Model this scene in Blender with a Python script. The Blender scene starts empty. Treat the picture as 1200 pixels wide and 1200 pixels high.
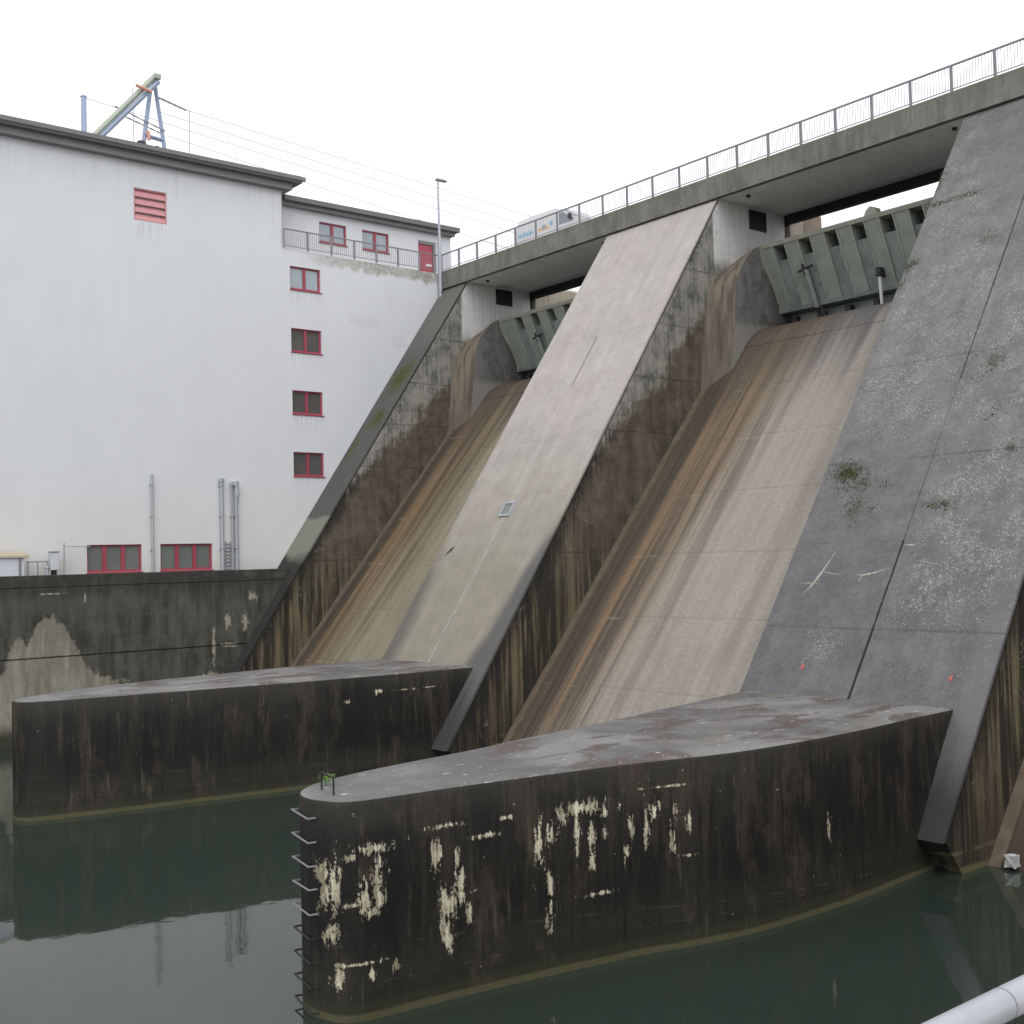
import bpy, bmesh, math, random
from mathutils import Vector, Matrix
random.seed(7)
R = math.radians
sc = bpy.context.scene
C = sc.collection

# ------------------------------------------------------------------ camera
cam_d = bpy.data.cameras.new('camera')
cam_d.sensor_width = 36.0
cam_d.lens = 1382.1 / 1200 * 36.0
cam_d.clip_start = 0.1
cam_d.clip_end = 5000
cam = bpy.data.objects.new('camera', cam_d)
C.objects.link(cam)
cr = Vector((0.62974488, 0.7763439, -0.02667472))
cu = Vector((0.04840129, -0.00494283, 0.99881574))
cf = Vector((-0.77529265, 0.63029019, 0.04068876))
mw = Matrix((cr, cu, -cf)).transposed().to_4x4()
mw.translation = Vector((23.51, -11.22, 7.905))
cam.matrix_world = mw
sc.camera = cam

# ------------------------------------------------------------------ world, sun, exposure
wd = bpy.data.worlds.new('World')
sc.world = wd
wd.use_nodes = True
wt = wd.node_tree
wt.nodes.clear()
wo = wt.nodes.new('ShaderNodeOutputWorld')
bg = wt.nodes.new('ShaderNodeBackground')
bg.inputs['Strength'].default_value = 0.1
sky = wt.nodes.new('ShaderNodeTexSky')
sky.sky_type = 'NISHITA'
sky.sun_disc = False
sky.sun_elevation = R(50)
sky.sun_rotation = R(125)
sky.dust_density = 6
hs = wt.nodes.new('ShaderNodeHueSaturation')
hs.inputs['Saturation'].default_value = 0.1
mx = wt.nodes.new('ShaderNodeMix')
mx.data_type = 'RGBA'
mx.inputs[0].default_value = 0.85
mx.inputs[7].default_value = (14.2, 14.4, 14.8, 1)
wt.links.new(sky.outputs[0], hs.inputs['Color'])
wt.links.new(hs.outputs[0], mx.inputs[6])
wt.links.new(mx.outputs[2], bg.inputs['Color'])
wt.links.new(bg.outputs[0], wo.inputs['Surface'])

sun_d = bpy.data.lights.new('sun', 'SUN')
sun_d.energy = 0.6
sun_d.angle = R(50)
sun_d.color = (1.0, 0.98, 0.95)
sun = bpy.data.objects.new('sun', sun_d)
C.objects.link(sun)
sdir = Vector((0.62, -0.35, 0.75)).normalized()
sun.rotation_euler = sdir.to_track_quat('Z', 'Y').to_euler()

sc.view_settings.view_transform = 'Standard'
sc.view_settings.look = 'None'
sc.view_settings.exposure = 0.0
sc.view_settings.gamma = 1.0
sc.view_settings.use_curve_mapping = False
sc.render.engine = 'CYCLES'
sc.cycles.use_denoising = True
sc.cycles.max_bounces = 6
sc.cycles.diffuse_bounces = 4


# ------------------------------------------------------------------ node expressions
class Ex:
    """A shader value with arithmetic."""
    def __init__(s, b, sock):
        s.b, s.s = b, sock
    def __add__(s, o): return s.b.m('ADD', s, o)
    def __radd__(s, o): return s.b.m('ADD', o, s)
    def __sub__(s, o): return s.b.m('SUBTRACT', s, o)
    def __rsub__(s, o): return s.b.m('SUBTRACT', o, s)
    def __mul__(s, o): return s.b.m('MULTIPLY', s, o)
    def __rmul__(s, o): return s.b.m('MULTIPLY', o, s)
    def __truediv__(s, o): return s.b.m('DIVIDE', s, o)


class Mat:
    def __init__(b, name, rough=0.85, spec=0.3, metallic=0.0):
        b.mat = bpy.data.materials.new(name)
        b.mat.use_nodes = True
        b.t = b.mat.node_tree
        b.t.nodes.clear()
        b.out = b.t.nodes.new('ShaderNodeOutputMaterial')
        b.p = b.t.nodes.new('ShaderNodeBsdfPrincipled')
        b.p.inputs['Roughness'].default_value = rough
        b.p.inputs['Specular IOR Level'].default_value = spec
        b.p.inputs['Metallic'].default_value = metallic
        b.t.links.new(b.p.outputs[0], b.out.inputs['Surface'])
        g = b.t.nodes.new('ShaderNodeNewGeometry')
        b.P = Ex(b, g.outputs['Position'])
        b.N = Ex(b, g.outputs['Normal'])
        x = b.t.nodes.new('ShaderNodeSeparateXYZ')
        b.t.links.new(b.P.s, x.inputs[0])
        b.X, b.Y, b.Z = (Ex(b, x.outputs[i]) for i in range(3))
    def put(b, sock, v):
        if isinstance(v, Ex):
            b.t.links.new(v.s, sock)
        elif isinstance(v, (tuple, list)):
            sock.default_value = tuple(v) + ((1,) if len(v) == 3 and sock.type == 'RGBA' else ())
        else:
            sock.default_value = v
    def m(b, op, a, c=0.0, clamp=False):
        n = b.t.nodes.new('ShaderNodeMath')
        n.operation = op
        n.use_clamp = clamp
        b.put(n.inputs[0], a)
        b.put(n.inputs[1], c)
        return Ex(b, n.outputs[0])
    def mx(b, a, c): return b.m('MAXIMUM', a, c)
    def mn(b, a, c): return b.m('MINIMUM', a, c)
    def clamp(b, a): return b.m('ADD', a, 0.0, True)
    def vec(b, x, y, z):
        n = b.t.nodes.new('ShaderNodeCombineXYZ')
        for i, v in enumerate((x, y, z)):
            b.put(n.inputs[i], v)
        return Ex(b, n.outputs[0])
    def noise(b, v, scale=1.0, detail=4.0, rough=0.55, dist=0.0):
        n = b.t.nodes.new('ShaderNodeTexNoise')
        b.put(n.inputs['Vector'], v)
        n.inputs['Scale'].default_value = scale
        n.inputs['Detail'].default_value = detail
        n.inputs['Roughness'].default_value = rough
        n.inputs['Distortion'].default_value = dist
        return Ex(b, n.outputs['Fac'])
    def voro(b, v, scale):
        n = b.t.nodes.new('ShaderNodeTexVoronoi')
        b.put(n.inputs['Vector'], v)
        n.inputs['Scale'].default_value = scale
        w = b.t.nodes.new('ShaderNodeSeparateColor')
        b.t.links.new(n.outputs['Color'], w.inputs[0])
        return Ex(b, n.outputs['Distance']), Ex(b, w.outputs[0])
    def sm(b, v, lo, hi, a=0.0, c=1.0):
        n = b.t.nodes.new('ShaderNodeMapRange')
        n.interpolation_type = 'SMOOTHSTEP'
        b.put(n.inputs[0], v)
        if lo > hi:
            lo, hi, a, c = hi, lo, c, a
        n.inputs[1].default_value = lo
        n.inputs[2].default_value = hi
        n.inputs[3].default_value = a
        n.inputs[4].default_value = c
        return Ex(b, n.outputs[0])
    def mix(b, f, c1, c2):
        n = b.t.nodes.new('ShaderNodeMix')
        n.data_type = 'RGBA'
        b.put(n.inputs[0], f)
        b.put(n.inputs[6], c1)
        b.put(n.inputs[7], c2)
        return Ex(b, n.outputs[2])
    def scale(b, c, f):
        n = b.t.nodes.new('ShaderNodeVectorMath')
        n.operation = 'SCALE'
        b.put(n.inputs[0], c)
        b.put(n.inputs['Scale'], f)
        return Ex(b, n.outputs[0])
    def ramp(b, v, pts):
        """piecewise linear function given as (x, y) pairs"""
        x0, x1 = pts[0][0], pts[-1][0]
        y0 = min(p[1] for p in pts)
        y1 = max(p[1] for p in pts)
        n = b.t.nodes.new('ShaderNodeValToRGB')
        b.put(n.inputs[0], (v - x0) / (x1 - x0))
        el = n.color_ramp.elements
        while len(el) > 1:
            el.remove(el[0])
        for i, (x, y) in enumerate(pts):
            e = el[0] if i == 0 else el.new((x - x0) / (x1 - x0))
            e.position = (x - x0) / (x1 - x0)
            g = (y - y0) / (y1 - y0)
            e.color = (g, g, g, 1)
        s = b.t.nodes.new('ShaderNodeSeparateColor')
        b.t.links.new(n.outputs[0], s.inputs[0])
        return Ex(b, s.outputs[0]) * (y1 - y0) + y0
    def spots(b, u, v, boxes):
        """1 inside the boxes (u0, u1, v0, v1), falling to 0 round them"""
        q = b.vec(u, v, 0.0)
        acc = None
        for (a0, a1, c0, c1) in boxes:
            s = b.t.nodes.new('ShaderNodeVectorMath'); s.operation = 'SUBTRACT'
            b.put(s.inputs[0], q); s.inputs[1].default_value = ((a0 + a1) / 2, (c0 + c1) / 2, 0)
            k = b.t.nodes.new('ShaderNodeVectorMath'); k.operation = 'MULTIPLY'
            b.t.links.new(s.outputs[0], k.inputs[0])
            k.inputs[1].default_value = (2 / (a1 - a0), 2 / (c1 - c0), 0)
            l = b.t.nodes.new('ShaderNodeVectorMath'); l.operation = 'LENGTH'
            b.t.links.new(k.outputs[0], l.inputs[0])
            d = Ex(b, l.outputs['Value'])
            acc = d if acc is None else b.mn(acc, d)
        return acc
    def base(b, c):
        b.put(b.p.inputs['Base Color'], c)
    def rough(b, v):
        b.put(b.p.inputs['Roughness'], v)
    def bump(b, h, strength=0.3, dist=0.02):
        n = b.t.nodes.new('ShaderNodeBump')
        n.inputs['Strength'].default_value = strength
        n.inputs['Distance'].default_value = dist
        b.put(n.inputs['Height'], h)
        b.t.links.new(n.outputs[0], b.p.inputs['Normal'])


def plain(name, col, rough=0.6, spec=0.3, metallic=0.0, var=0.15, scale=3.0):
    b = Mat(name, rough, spec, metallic)
    f = b.noise(b.P, scale, 5)
    b.base(b.scale(col, 1 - var + f * (2 * var)))
    return b.mat


Y0, M = 13.95, 0.691            # pier face: Y = Y0 + M * Z


def m_pier_pale():
    b = Mat('concrete pier face pale', 0.85)
    sl = b.vec(b.X, b.Z * 1.2, 0.0)
    n1 = b.noise(sl, 0.35, 5)
    n2 = b.noise(b.vec(b.X * 2.2, b.Z * 0.12, 3.0), 1.0, 5)
    n3 = b.noise(sl, 9.0, 5, 0.7)
    up = b.sm(b.Z + (n1 - 0.5) * 5, 6.5, 16.0)
    c = b.mix(up, (0.29, 0.268, 0.215), (0.445, 0.41, 0.388))
    c = b.mix(b.sm(n1, 0.54, 0.7) * up * 0.45, c, (0.45, 0.37, 0.355))
    n4 = b.noise(sl, 22.0, 4, 0.75)
    blot = b.noise(sl, 1.1, 6, 0.65)
    c = b.scale(c, 0.64 + n2 * 0.3 + b.sm(n3, 0.3, 0.7) * 0.12 + b.sm(n4, 0.3, 0.7) * 0.1 + b.sm(blot, 0.3, 0.7) * 0.16)
    c = b.mix(b.sm(b.noise(sl, 0.7, 6, 0.7, 0.8), 0.55, 0.75) * 0.18, c, (0.2, 0.185, 0.17))
    lift = b.noise(b.vec(0.0, b.Z * 0.4, 6.0), 1.0, 2)
    c = b.scale(c, 0.9 + lift * 0.2)
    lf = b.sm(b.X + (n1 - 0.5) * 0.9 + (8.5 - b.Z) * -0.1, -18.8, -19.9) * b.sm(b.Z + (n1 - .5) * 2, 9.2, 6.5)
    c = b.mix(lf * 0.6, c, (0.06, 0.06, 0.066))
    # damp lower right margin
    edge = b.sm(b.X + (9.5 - b.Z) * 0.22 + (n1 - 0.5) * 0.8, -12.95, -12.2) * b.sm(b.Z, 10.5, 8.0)
    c = b.mix(edge * 0.8, c, (0.085, 0.083, 0.09))
    # wide damp zone near the toe
    c = b.mix(b.sm(b.Z + (n2 - 0.5) * 2.5, 3.6, 1.6) * 0.85, c, (0.05, 0.048, 0.048))
    # chalky seam along the middle joint
    sx = b.m('ABSOLUTE', b.X + 16.33 + (b.noise(b.vec(0.0, b.Z, 0.0), 1.2, 3) - 0.5) * 0.12)
    seam = b.sm(sx, 0.17, 0.04) * b.sm(b.noise(b.vec(b.X, b.Z, 0.0), 1.1, 4), 0.36, 0.5)
    seam = seam * b.sm(b.m('ABSOLUTE', b.Z - 17.0), 1.3, 1.8)
    c = b.mix(seam * 0.42, c, (0.47, 0.45, 0.4))
    # fine run marks
    r = b.noise(b.vec(b.X * 9.0, b.Z * 0.35, 1.0), 1.0, 4)
    c = b.mix(b.sm(r, 0.58, 0.75) * 0.3, c, (0.16, 0.14, 0.12))
    b.base(c)
    b.bump(n3 + n2, 0.25, 0.02)
    return b.mat


def m_pier_dark():
    b = Mat('concrete pier face dark', 0.55, 0.3)
    sl = b.vec(b.X, b.Z * 1.2, 0.0)
    n1 = b.noise(sl, 0.3, 5)
    n2 = b.noise(b.vec(b.X * 1.6, b.Z * 0.15, 3.0), 1.0, 5)
    n3 = b.noise(sl, 5.0, 6, 0.75)
    n4 = b.noise(sl, 15.0, 5, 0.8)
    blot = b.noise(sl, 0.9, 6, 0.7)
    hi = b.sm(b.Z + (n1 - 0.5) * 6 + b.X * 0.25, 6.5, 14.0)
    c = b.mix(hi, (0.128, 0.126, 0.131), (0.172, 0.167, 0.167))
    c = b.mix(b.sm(b.Z, 18.5, 23.0) * 0.6, c, (0.16, 0.152, 0.14))
    lift = b.noise(b.vec(0.0, b.Z * 0.4, 6.0), 1.0, 1)
    c = b.scale(c, 0.33 + n2 * 0.3 + b.sm(n3, 0.3, 0.7) * 0.26 + b.sm(n4, 0.3, 0.7) * 0.32 + b.sm(blot, 0.32, 0.68) * 0.3 + lift * 0.14)
    c = b.mix(b.sm(n2 * 0.5 + blot * 0.5, 0.53, 0.66) * 0.35, c, (0.2, 0.195, 0.185))
    # lighter band on the right margin low down
    c = b.mix(b.sm(b.X, 6.7, 7.4) * b.sm(b.Z, 10.0, 5.0) * 0.5, c, (0.17, 0.162, 0.165))
    # lichen: small white flecks in clumps
    clump = b.noise(b.vec(b.X * 1.0, b.Z * 0.8, 7.0), 0.5, 4)
    clump2 = b.noise(b.vec(b.X, b.Z, 2.0), 1.7, 4, 0.65)
    reg = b.mx(b.sm(b.X + (n1 - .5) * 2, 3.3, 4.9), b.mx(b.sm(b.Z + (n1 - .5) * 3, 9.5, 13.0) * b.sm(b.X, -.3, .5) * b.sm(b.X + (b.Z - 17) * 0.4, 4.6, 3.2) * 0.9, b.sm(b.m('ABSOLUTE', b.Z - 5.0), 1.1, 0.3) * b.sm(b.X, 1.4, 1.9) * b.sm(b.X, 3.4, 2.6) * 0.85))
    dens = reg * b.sm(clump * 0.3 + clump2 * 0.7, 0.3, 0.62) * b.sm(b.Z, 3.4, 4.4) * b.sm(b.Z + (n1 - .5) * 2 + b.sm(b.X, 3.6, 3.2) * 3, 5.2, 6.6, 0.35, 1.0)
    spk = None
    for k, (sc_, r0) in enumerate(((7.0, 0.13), (11.0, 0.16), (17.0, 0.22))):
        d, rnd = b.voro(b.vec(b.X + 0.37 * k, b.Z * 1.2, 0.0), sc_)
        rag = d + (b.noise(sl, 45.0, 2) - 0.5) * 0.2
        e = b.sm(rag - dens * 0.16 - rnd * 0.06, r0 - 0.05, r0 - 0.15) * b.sm(rnd - (1 - dens) * 1.12, 0.0, 0.12)
        spk = e if spk is None else b.mx(spk, e)
    c = b.mix(b.sm(n4 * 0.6 + n3 * 0.4 + dens * 0.12, 0.58, 0.68) * dens * 0.5, c, (0.26, 0.255, 0.24))
    c = b.mix(spk * (0.15 + b.noise(sl, 6.0, 2) * 0.95), c, (0.42, 0.42, 0.395))
    # small dark pits
    c = b.mix(b.sm(n4, 0.34, 0.27) * 0.6, c, (0.03, 0.03, 0.03))
    # moss film
    mossb = b.spots(b.X, b.Z, [(0.3, 1.7, 9.9, 10.9), (1.1, 2.2, 8.6, 9.8), (3.9, 5.2, 9.0, 9.5), (-.3, .5, 17.4, 18.5), (0.2, 1.9, 20.4, 20.75), (-.2, 0.2, 20.5, 22.0), (4.3, 5.3, 13.2, 14.2), (6.0, 6.5, 10.5, 11.0), (2.4, 3.6, 18.0, 19.0)])
    ms = b.sm(mossb + (b.noise(sl, 4.0, 5, 0.75) - 0.5) * 3.4, 0.75, 0.2)
    c = b.mix(ms * b.sm(n4, 0.35, 0.6) * 0.8, c, (0.055, 0.06, 0.034))
    c = b.mix(b.sm(b.Z + (n2 - 0.5) * 1.5, 3.3, 1.4) * 0.8, c, (0.03, 0.029, 0.029))
    # faint lift joints
    for z in (5.67, 14.1, 20.65, 10.74):
        c = b.mix(b.sm(b.m('ABSOLUTE', b.Z - z + (blot - 0.5) * 0.06), 0.05, 0.01) * b.sm(n1, 0.4, 0.55) * 0.3, c, (0.04, 0.04, 0.04))
    b.base(c)
    b.rough(0.58 - b.sm(b.Z, 10.0, 5.0) * 0.16 + n3 * 0.2)
    b.bump(n4 + n3, 0.5, 0.03)
    return b.mat


def m_pier_grey():
    b = Mat('concrete pier face grey', 0.85)
    sl = b.vec(b.X, b.Z * 1.2, 0.0)
    n1 = b.noise(sl, 0.5, 5)
    n3 = b.noise(sl, 6.0, 5, 0.7)
    c = b.mix(b.sm(b.Z + n1, 10.9, 11.1), (0.22, 0.215, 0.18), (0.105, 0.103, 0.097))
    c = b.mix(b.sm(b.Z + (n1 - 0.5) * 3, 19.5, 22.5) * 0.6, c, (0.17, 0.165, 0.15))
    c = b.mix(b.sm(b.Z + (n1 - .5) * 1.6, 8.7, 8.1), c, (0.04, 0.038, 0.036))
    c = b.scale(c, 0.45 + n3 * 0.6 + b.noise(sl, 16.0, 4, 0.75) * 0.5)
    ms = b.sm(b.spots(b.X, b.Z, [(-34.4, -32.0, 17.3, 20.0), (-34.0, -32.2, 15.2, 17.0), (-34.4, -33.6, 13.5, 15.5)]) + (b.noise(sl, 2.0, 5, 0.7) - 0.5) * 2.2, 1.0, 0.4)
    c = b.mix(ms * 0.8, c, (0.085, 0.092, 0.03))
    b.base(c)
    b.bump(n3, 0.3, 0.02)
    return b.mat


def m_pier_side():
    """side walls of the piers: pale and chalky under the deck, brown and streaked below"""
    b = Mat('concrete pier side', 0.75)
    n1 = b.noise(b.P, 0.45, 5)
    st = b.noise(b.vec(b.X * 1.5, b.Y * 1.6, b.Z * 0.12), 1.0, 5, 0.6)
    st2 = b.noise(b.vec(b.X * 4.0, b.Y * 5.0, b.Z * 0.3 + 5.0), 1.0, 5, 0.65)
    n3 = b.noise(b.P, 5.0, 6, 0.7)
    d = b.Y - b.Z * M - Y0                       # depth behind the sloping face
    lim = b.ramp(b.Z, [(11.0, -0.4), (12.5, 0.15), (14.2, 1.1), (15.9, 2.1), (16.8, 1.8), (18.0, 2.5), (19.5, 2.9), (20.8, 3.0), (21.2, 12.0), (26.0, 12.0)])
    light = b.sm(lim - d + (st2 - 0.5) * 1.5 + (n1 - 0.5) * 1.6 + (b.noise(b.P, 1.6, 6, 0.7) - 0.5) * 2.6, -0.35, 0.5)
    blot = b.noise(b.P, 1.3, 6, 0.7)
    n4 = b.noise(b.P, 14.0, 4, 0.75)
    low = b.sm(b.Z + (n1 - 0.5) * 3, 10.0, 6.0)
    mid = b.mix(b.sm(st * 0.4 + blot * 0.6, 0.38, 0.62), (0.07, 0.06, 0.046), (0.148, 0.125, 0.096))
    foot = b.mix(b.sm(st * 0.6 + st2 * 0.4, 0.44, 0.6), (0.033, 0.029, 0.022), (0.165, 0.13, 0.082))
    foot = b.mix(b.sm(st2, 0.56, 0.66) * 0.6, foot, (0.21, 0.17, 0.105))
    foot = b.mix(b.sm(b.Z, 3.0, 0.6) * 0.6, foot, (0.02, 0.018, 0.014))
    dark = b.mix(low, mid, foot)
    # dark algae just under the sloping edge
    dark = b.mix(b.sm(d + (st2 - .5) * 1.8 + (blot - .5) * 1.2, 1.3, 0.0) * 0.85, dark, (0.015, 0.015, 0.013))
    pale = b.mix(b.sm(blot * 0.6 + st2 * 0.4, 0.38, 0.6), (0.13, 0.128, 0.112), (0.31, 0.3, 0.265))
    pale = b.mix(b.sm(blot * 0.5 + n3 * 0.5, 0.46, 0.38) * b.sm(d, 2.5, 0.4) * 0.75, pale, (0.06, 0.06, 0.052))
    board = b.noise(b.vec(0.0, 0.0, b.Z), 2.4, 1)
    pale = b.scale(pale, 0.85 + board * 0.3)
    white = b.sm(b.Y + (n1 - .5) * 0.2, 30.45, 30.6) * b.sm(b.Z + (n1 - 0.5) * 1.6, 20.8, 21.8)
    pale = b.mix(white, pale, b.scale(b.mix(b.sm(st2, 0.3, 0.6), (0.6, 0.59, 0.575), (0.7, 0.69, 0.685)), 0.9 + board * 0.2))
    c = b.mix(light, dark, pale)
    c = b.scale(c, 0.5 + n3 * 0.5 + n4 * 0.5)
    # lime runs hanging from a joint
    ln = b.sm(b.noise(b.vec(b.Y * 1.0, b.Z * 1.2, 2.0), 0.8, 3, 0.5, 1.5), 0.5, 0.507) * b.sm(b.noise(b.vec(b.Y * 1.0, b.Z * 1.2, 2.0), 0.8, 3, 0.5, 1.5), 0.517, 0.51)
    c = b.mix(ln * 0.5 * b.sm(b.noise(b.P, 0.6, 2), 0.5, 0.6), c, (0.3, 0.28, 0.22))
    # lift joints
    for z in (8.15, 13.3, 15.75, 18.2, 20.9):
        c = b.mix(b.sm(b.m('ABSOLUTE', b.Z - z + (n1 - 0.5) * 0.1), 0.05, 0.015) * b.sm(st2, .35, .6) * 0.65, c, (0.03, 0.028, 0.025))
    # water line and an old water mark above it
    c = b.mix(b.sm(b.m('ABSOLUTE', b.Z - 0.52 + (st2 - .5) * 0.1), 0.07, 0.02) * b.sm(blot, 0.4, 0.55) * 0.7, c, (0.15, 0.14, 0.08))
    c = b.mix(b.sm(b.Z + (n1 - .5) * 0.1, 0.2, 0.1), c, (0.13, 0.12, 0.06))
    b.base(c)
    b.bump(n3 + st2, 0.3, 0.025)
    return b.mat


def m_cheek():
    b = Mat('concrete gate cheek', 0.8)
    n3 = b.noise(b.P, 4.0, 6, 0.7)
    st = b.noise(b.vec(b.X * 4.0, b.Y * 2.0, b.Z * 0.25), 1.0, 5)
    x = b.t.nodes.new('ShaderNodeSeparateXYZ')
    b.t.links.new(b.N.s, x.inputs[0])
    side = b.sm(b.m('ABSOLUTE', Ex(b, x.outputs[0])), 0.9, 0.98)
    brown = b.mix(b.sm(st, 0.35, 0.65), (0.105, 0.085, 0.064), (0.215, 0.18, 0.14))
    brown = b.mix(b.sm(st + n3 * 0.3, 0.76, 0.86) * 0.7, brown, (0.24, 0.13, 0.075))
    brown = b.mix(b.sm(b.Z, 17.5, 16.0) * 0.6, brown, (0.14, 0.12, 0.095))
    brown = b.mix(b.sm(b.Z + st, 22.4, 22.9) * 0.8, brown, (0.05, 0.045, 0.04))
    grey = b.mix(b.sm(st, 0.3, 0.7), (0.15, 0.146, 0.14), (0.2, 0.195, 0.187))
    grey = b.mix(b.sm(b.noise(b.P, 0.9, 6, 0.7), 0.48, 0.6) * 0.7, grey, (0.085, 0.08, 0.075))
    grey = b.mix(b.sm(b.Y + (n3 - .5) * .3, 32.6, 33.6) * 0.6, grey, (0.05, 0.048, 0.046))
    grey = b.mix(b.sm(b.Z + (n3 - .5), 18.6, 18.2), grey, (0.26, 0.25, 0.225))
    b.base(b.scale(b.mix(side, brown, grey), 0.75 + n3 * 0.5))
    b.bump(n3, 0.3, 0.02)
    return b.mat


def m_chute(name, x0, x1, pale, zw_=0.27):
    b = Mat(name, 0.75, 0.35)
    u = (b.X - x0) / (x1 - x0)
    n1 = b.noise(b.vec(b.X, b.Z, 0.0), 0.4, 5)
    warp = (b.noise(b.vec(b.X * 0.4, b.Z * 0.25, 4.0), 1.0, 3) - 0.5) * 0.7
    st = b.noise(b.vec(b.X * 1.7 + warp, b.Z * 0.055, 1.0), 1.0, 5, 0.6)
    st2 = b.noise(b.vec(b.X * 6.0, b.Z * 0.11, 2.0), 1.0, 5, 0.65)
    n3 = b.noise(b.vec(b.X, b.Z * 1.3, 0.0), 6.0, 6, 0.7)
    n4 = b.noise(b.vec(b.X, b.Z * 1.3, 0.0), 15.0, 4, 0.75)
    blot = b.noise(b.vec(b.X, b.Z * 0.5, 8.0), 0.7, 5, 0.65)
    c = b.mix(b.sm(st * 0.4 + st2 * 0.15 + blot * 0.45, 0.34, 0.66), b.scale(pale, 0.74), b.scale(pale, 1.1))
    c = b.mix(b.sm(blot, 0.5, 0.68) * 0.35, c, b.mix(0.5, pale, (0.2, 0.19, 0.185)))
    # rusty stripes along the left margin
    brown = b.mix(b.sm(st2 * 0.5 + st * 0.5, 0.4, 0.58), (0.065, 0.048, 0.034), (0.185, 0.128, 0.078))
    brown = b.mix(b.sm(st, 0.56, 0.62) * 0.75, brown, (0.23, 0.13, 0.062))
    brown = b.mix(b.sm(st2, 0.6, 0.68) * 0.4, brown, (0.24, 0.19, 0.12))
    zone = b.sm(u + (st - 0.5) * 0.34 + (b.Z - 9) * -0.008, zw_ + 0.22, zw_ - 0.1)
    c = b.mix(zone * 0.9, c, brown)
    lip = b.sm(u + (st2 - 0.5) * 0.1, zw_ * 0.5, zw_ * 0.2)
    c = b.mix(lip * 0.7, c, (0.055, 0.046, 0.038))
    # weeping from the sill
    w = b.sm(b.noise(b.vec(b.X * 0.8, 0.0, 9.0), 1.0, 4) + (b.Z - 17.0) * 0.05 + (st2 - 0.5) * 0.3 + (blot - .5) * 0.2, 0.34, 0.56) * b.sm(b.Z + (st - .5) * 6, 11.5, 16.0)
    c = b.mix(w * 0.8, c, b.mix(b.sm(u, 0.4, 0.5), (0.085, 0.066, 0.05), (0.085, 0.082, 0.085)))
    ys = b.sm(st2, 0.58, 0.7) * b.sm(st, 0.4, 0.6) * b.sm(blot, 0.4, 0.55)
    c = b.mix(ys * 0.4, c, (0.36, 0.335, 0.26))
    # lift joints: dark on one side, chalky here and there
    for z in (3.1, 5.6, 8.0, 10.45, 12.8, 15.15):
        q = b.m('ABSOLUTE', b.Z - z + (blot - 0.5) * 0.1)
        c = b.mix(b.sm(q, 0.07, 0.015) * b.sm(st2, 0.4, 0.6) * 0.14, c, (0.07, 0.062, 0.052))
        q2 = b.m('ABSOLUTE', b.Z - z + 0.08 + (blot - 0.5) * 0.1)
        c = b.mix(b.sm(q2, 0.07, 0.02) * b.sm(blot, 0.5, 0.6) * 0.18, c, (0.42, 0.4, 0.33))
    c = b.scale(c, 0.8 + b.sm(n3, 0.3, 0.7) * 0.2 + b.sm(n4, 0.3, 0.7) * 0.2)
    c = b.mix(b.sm(b.noise(b.vec(b.X, b.Z, 2.0), 0.9, 6, 0.72, 0.6), 0.54, 0.72) * 0.25, c, b.scale(pale, 0.6))
    c = b.mix(b.sm(b.Z, 1.2, 0.2) * 0.7, c, (0.06, 0.045, 0.03))
    b.base(c)
    b.bump(n3 + st2, 0.25, 0.02)
    return b.mat


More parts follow.
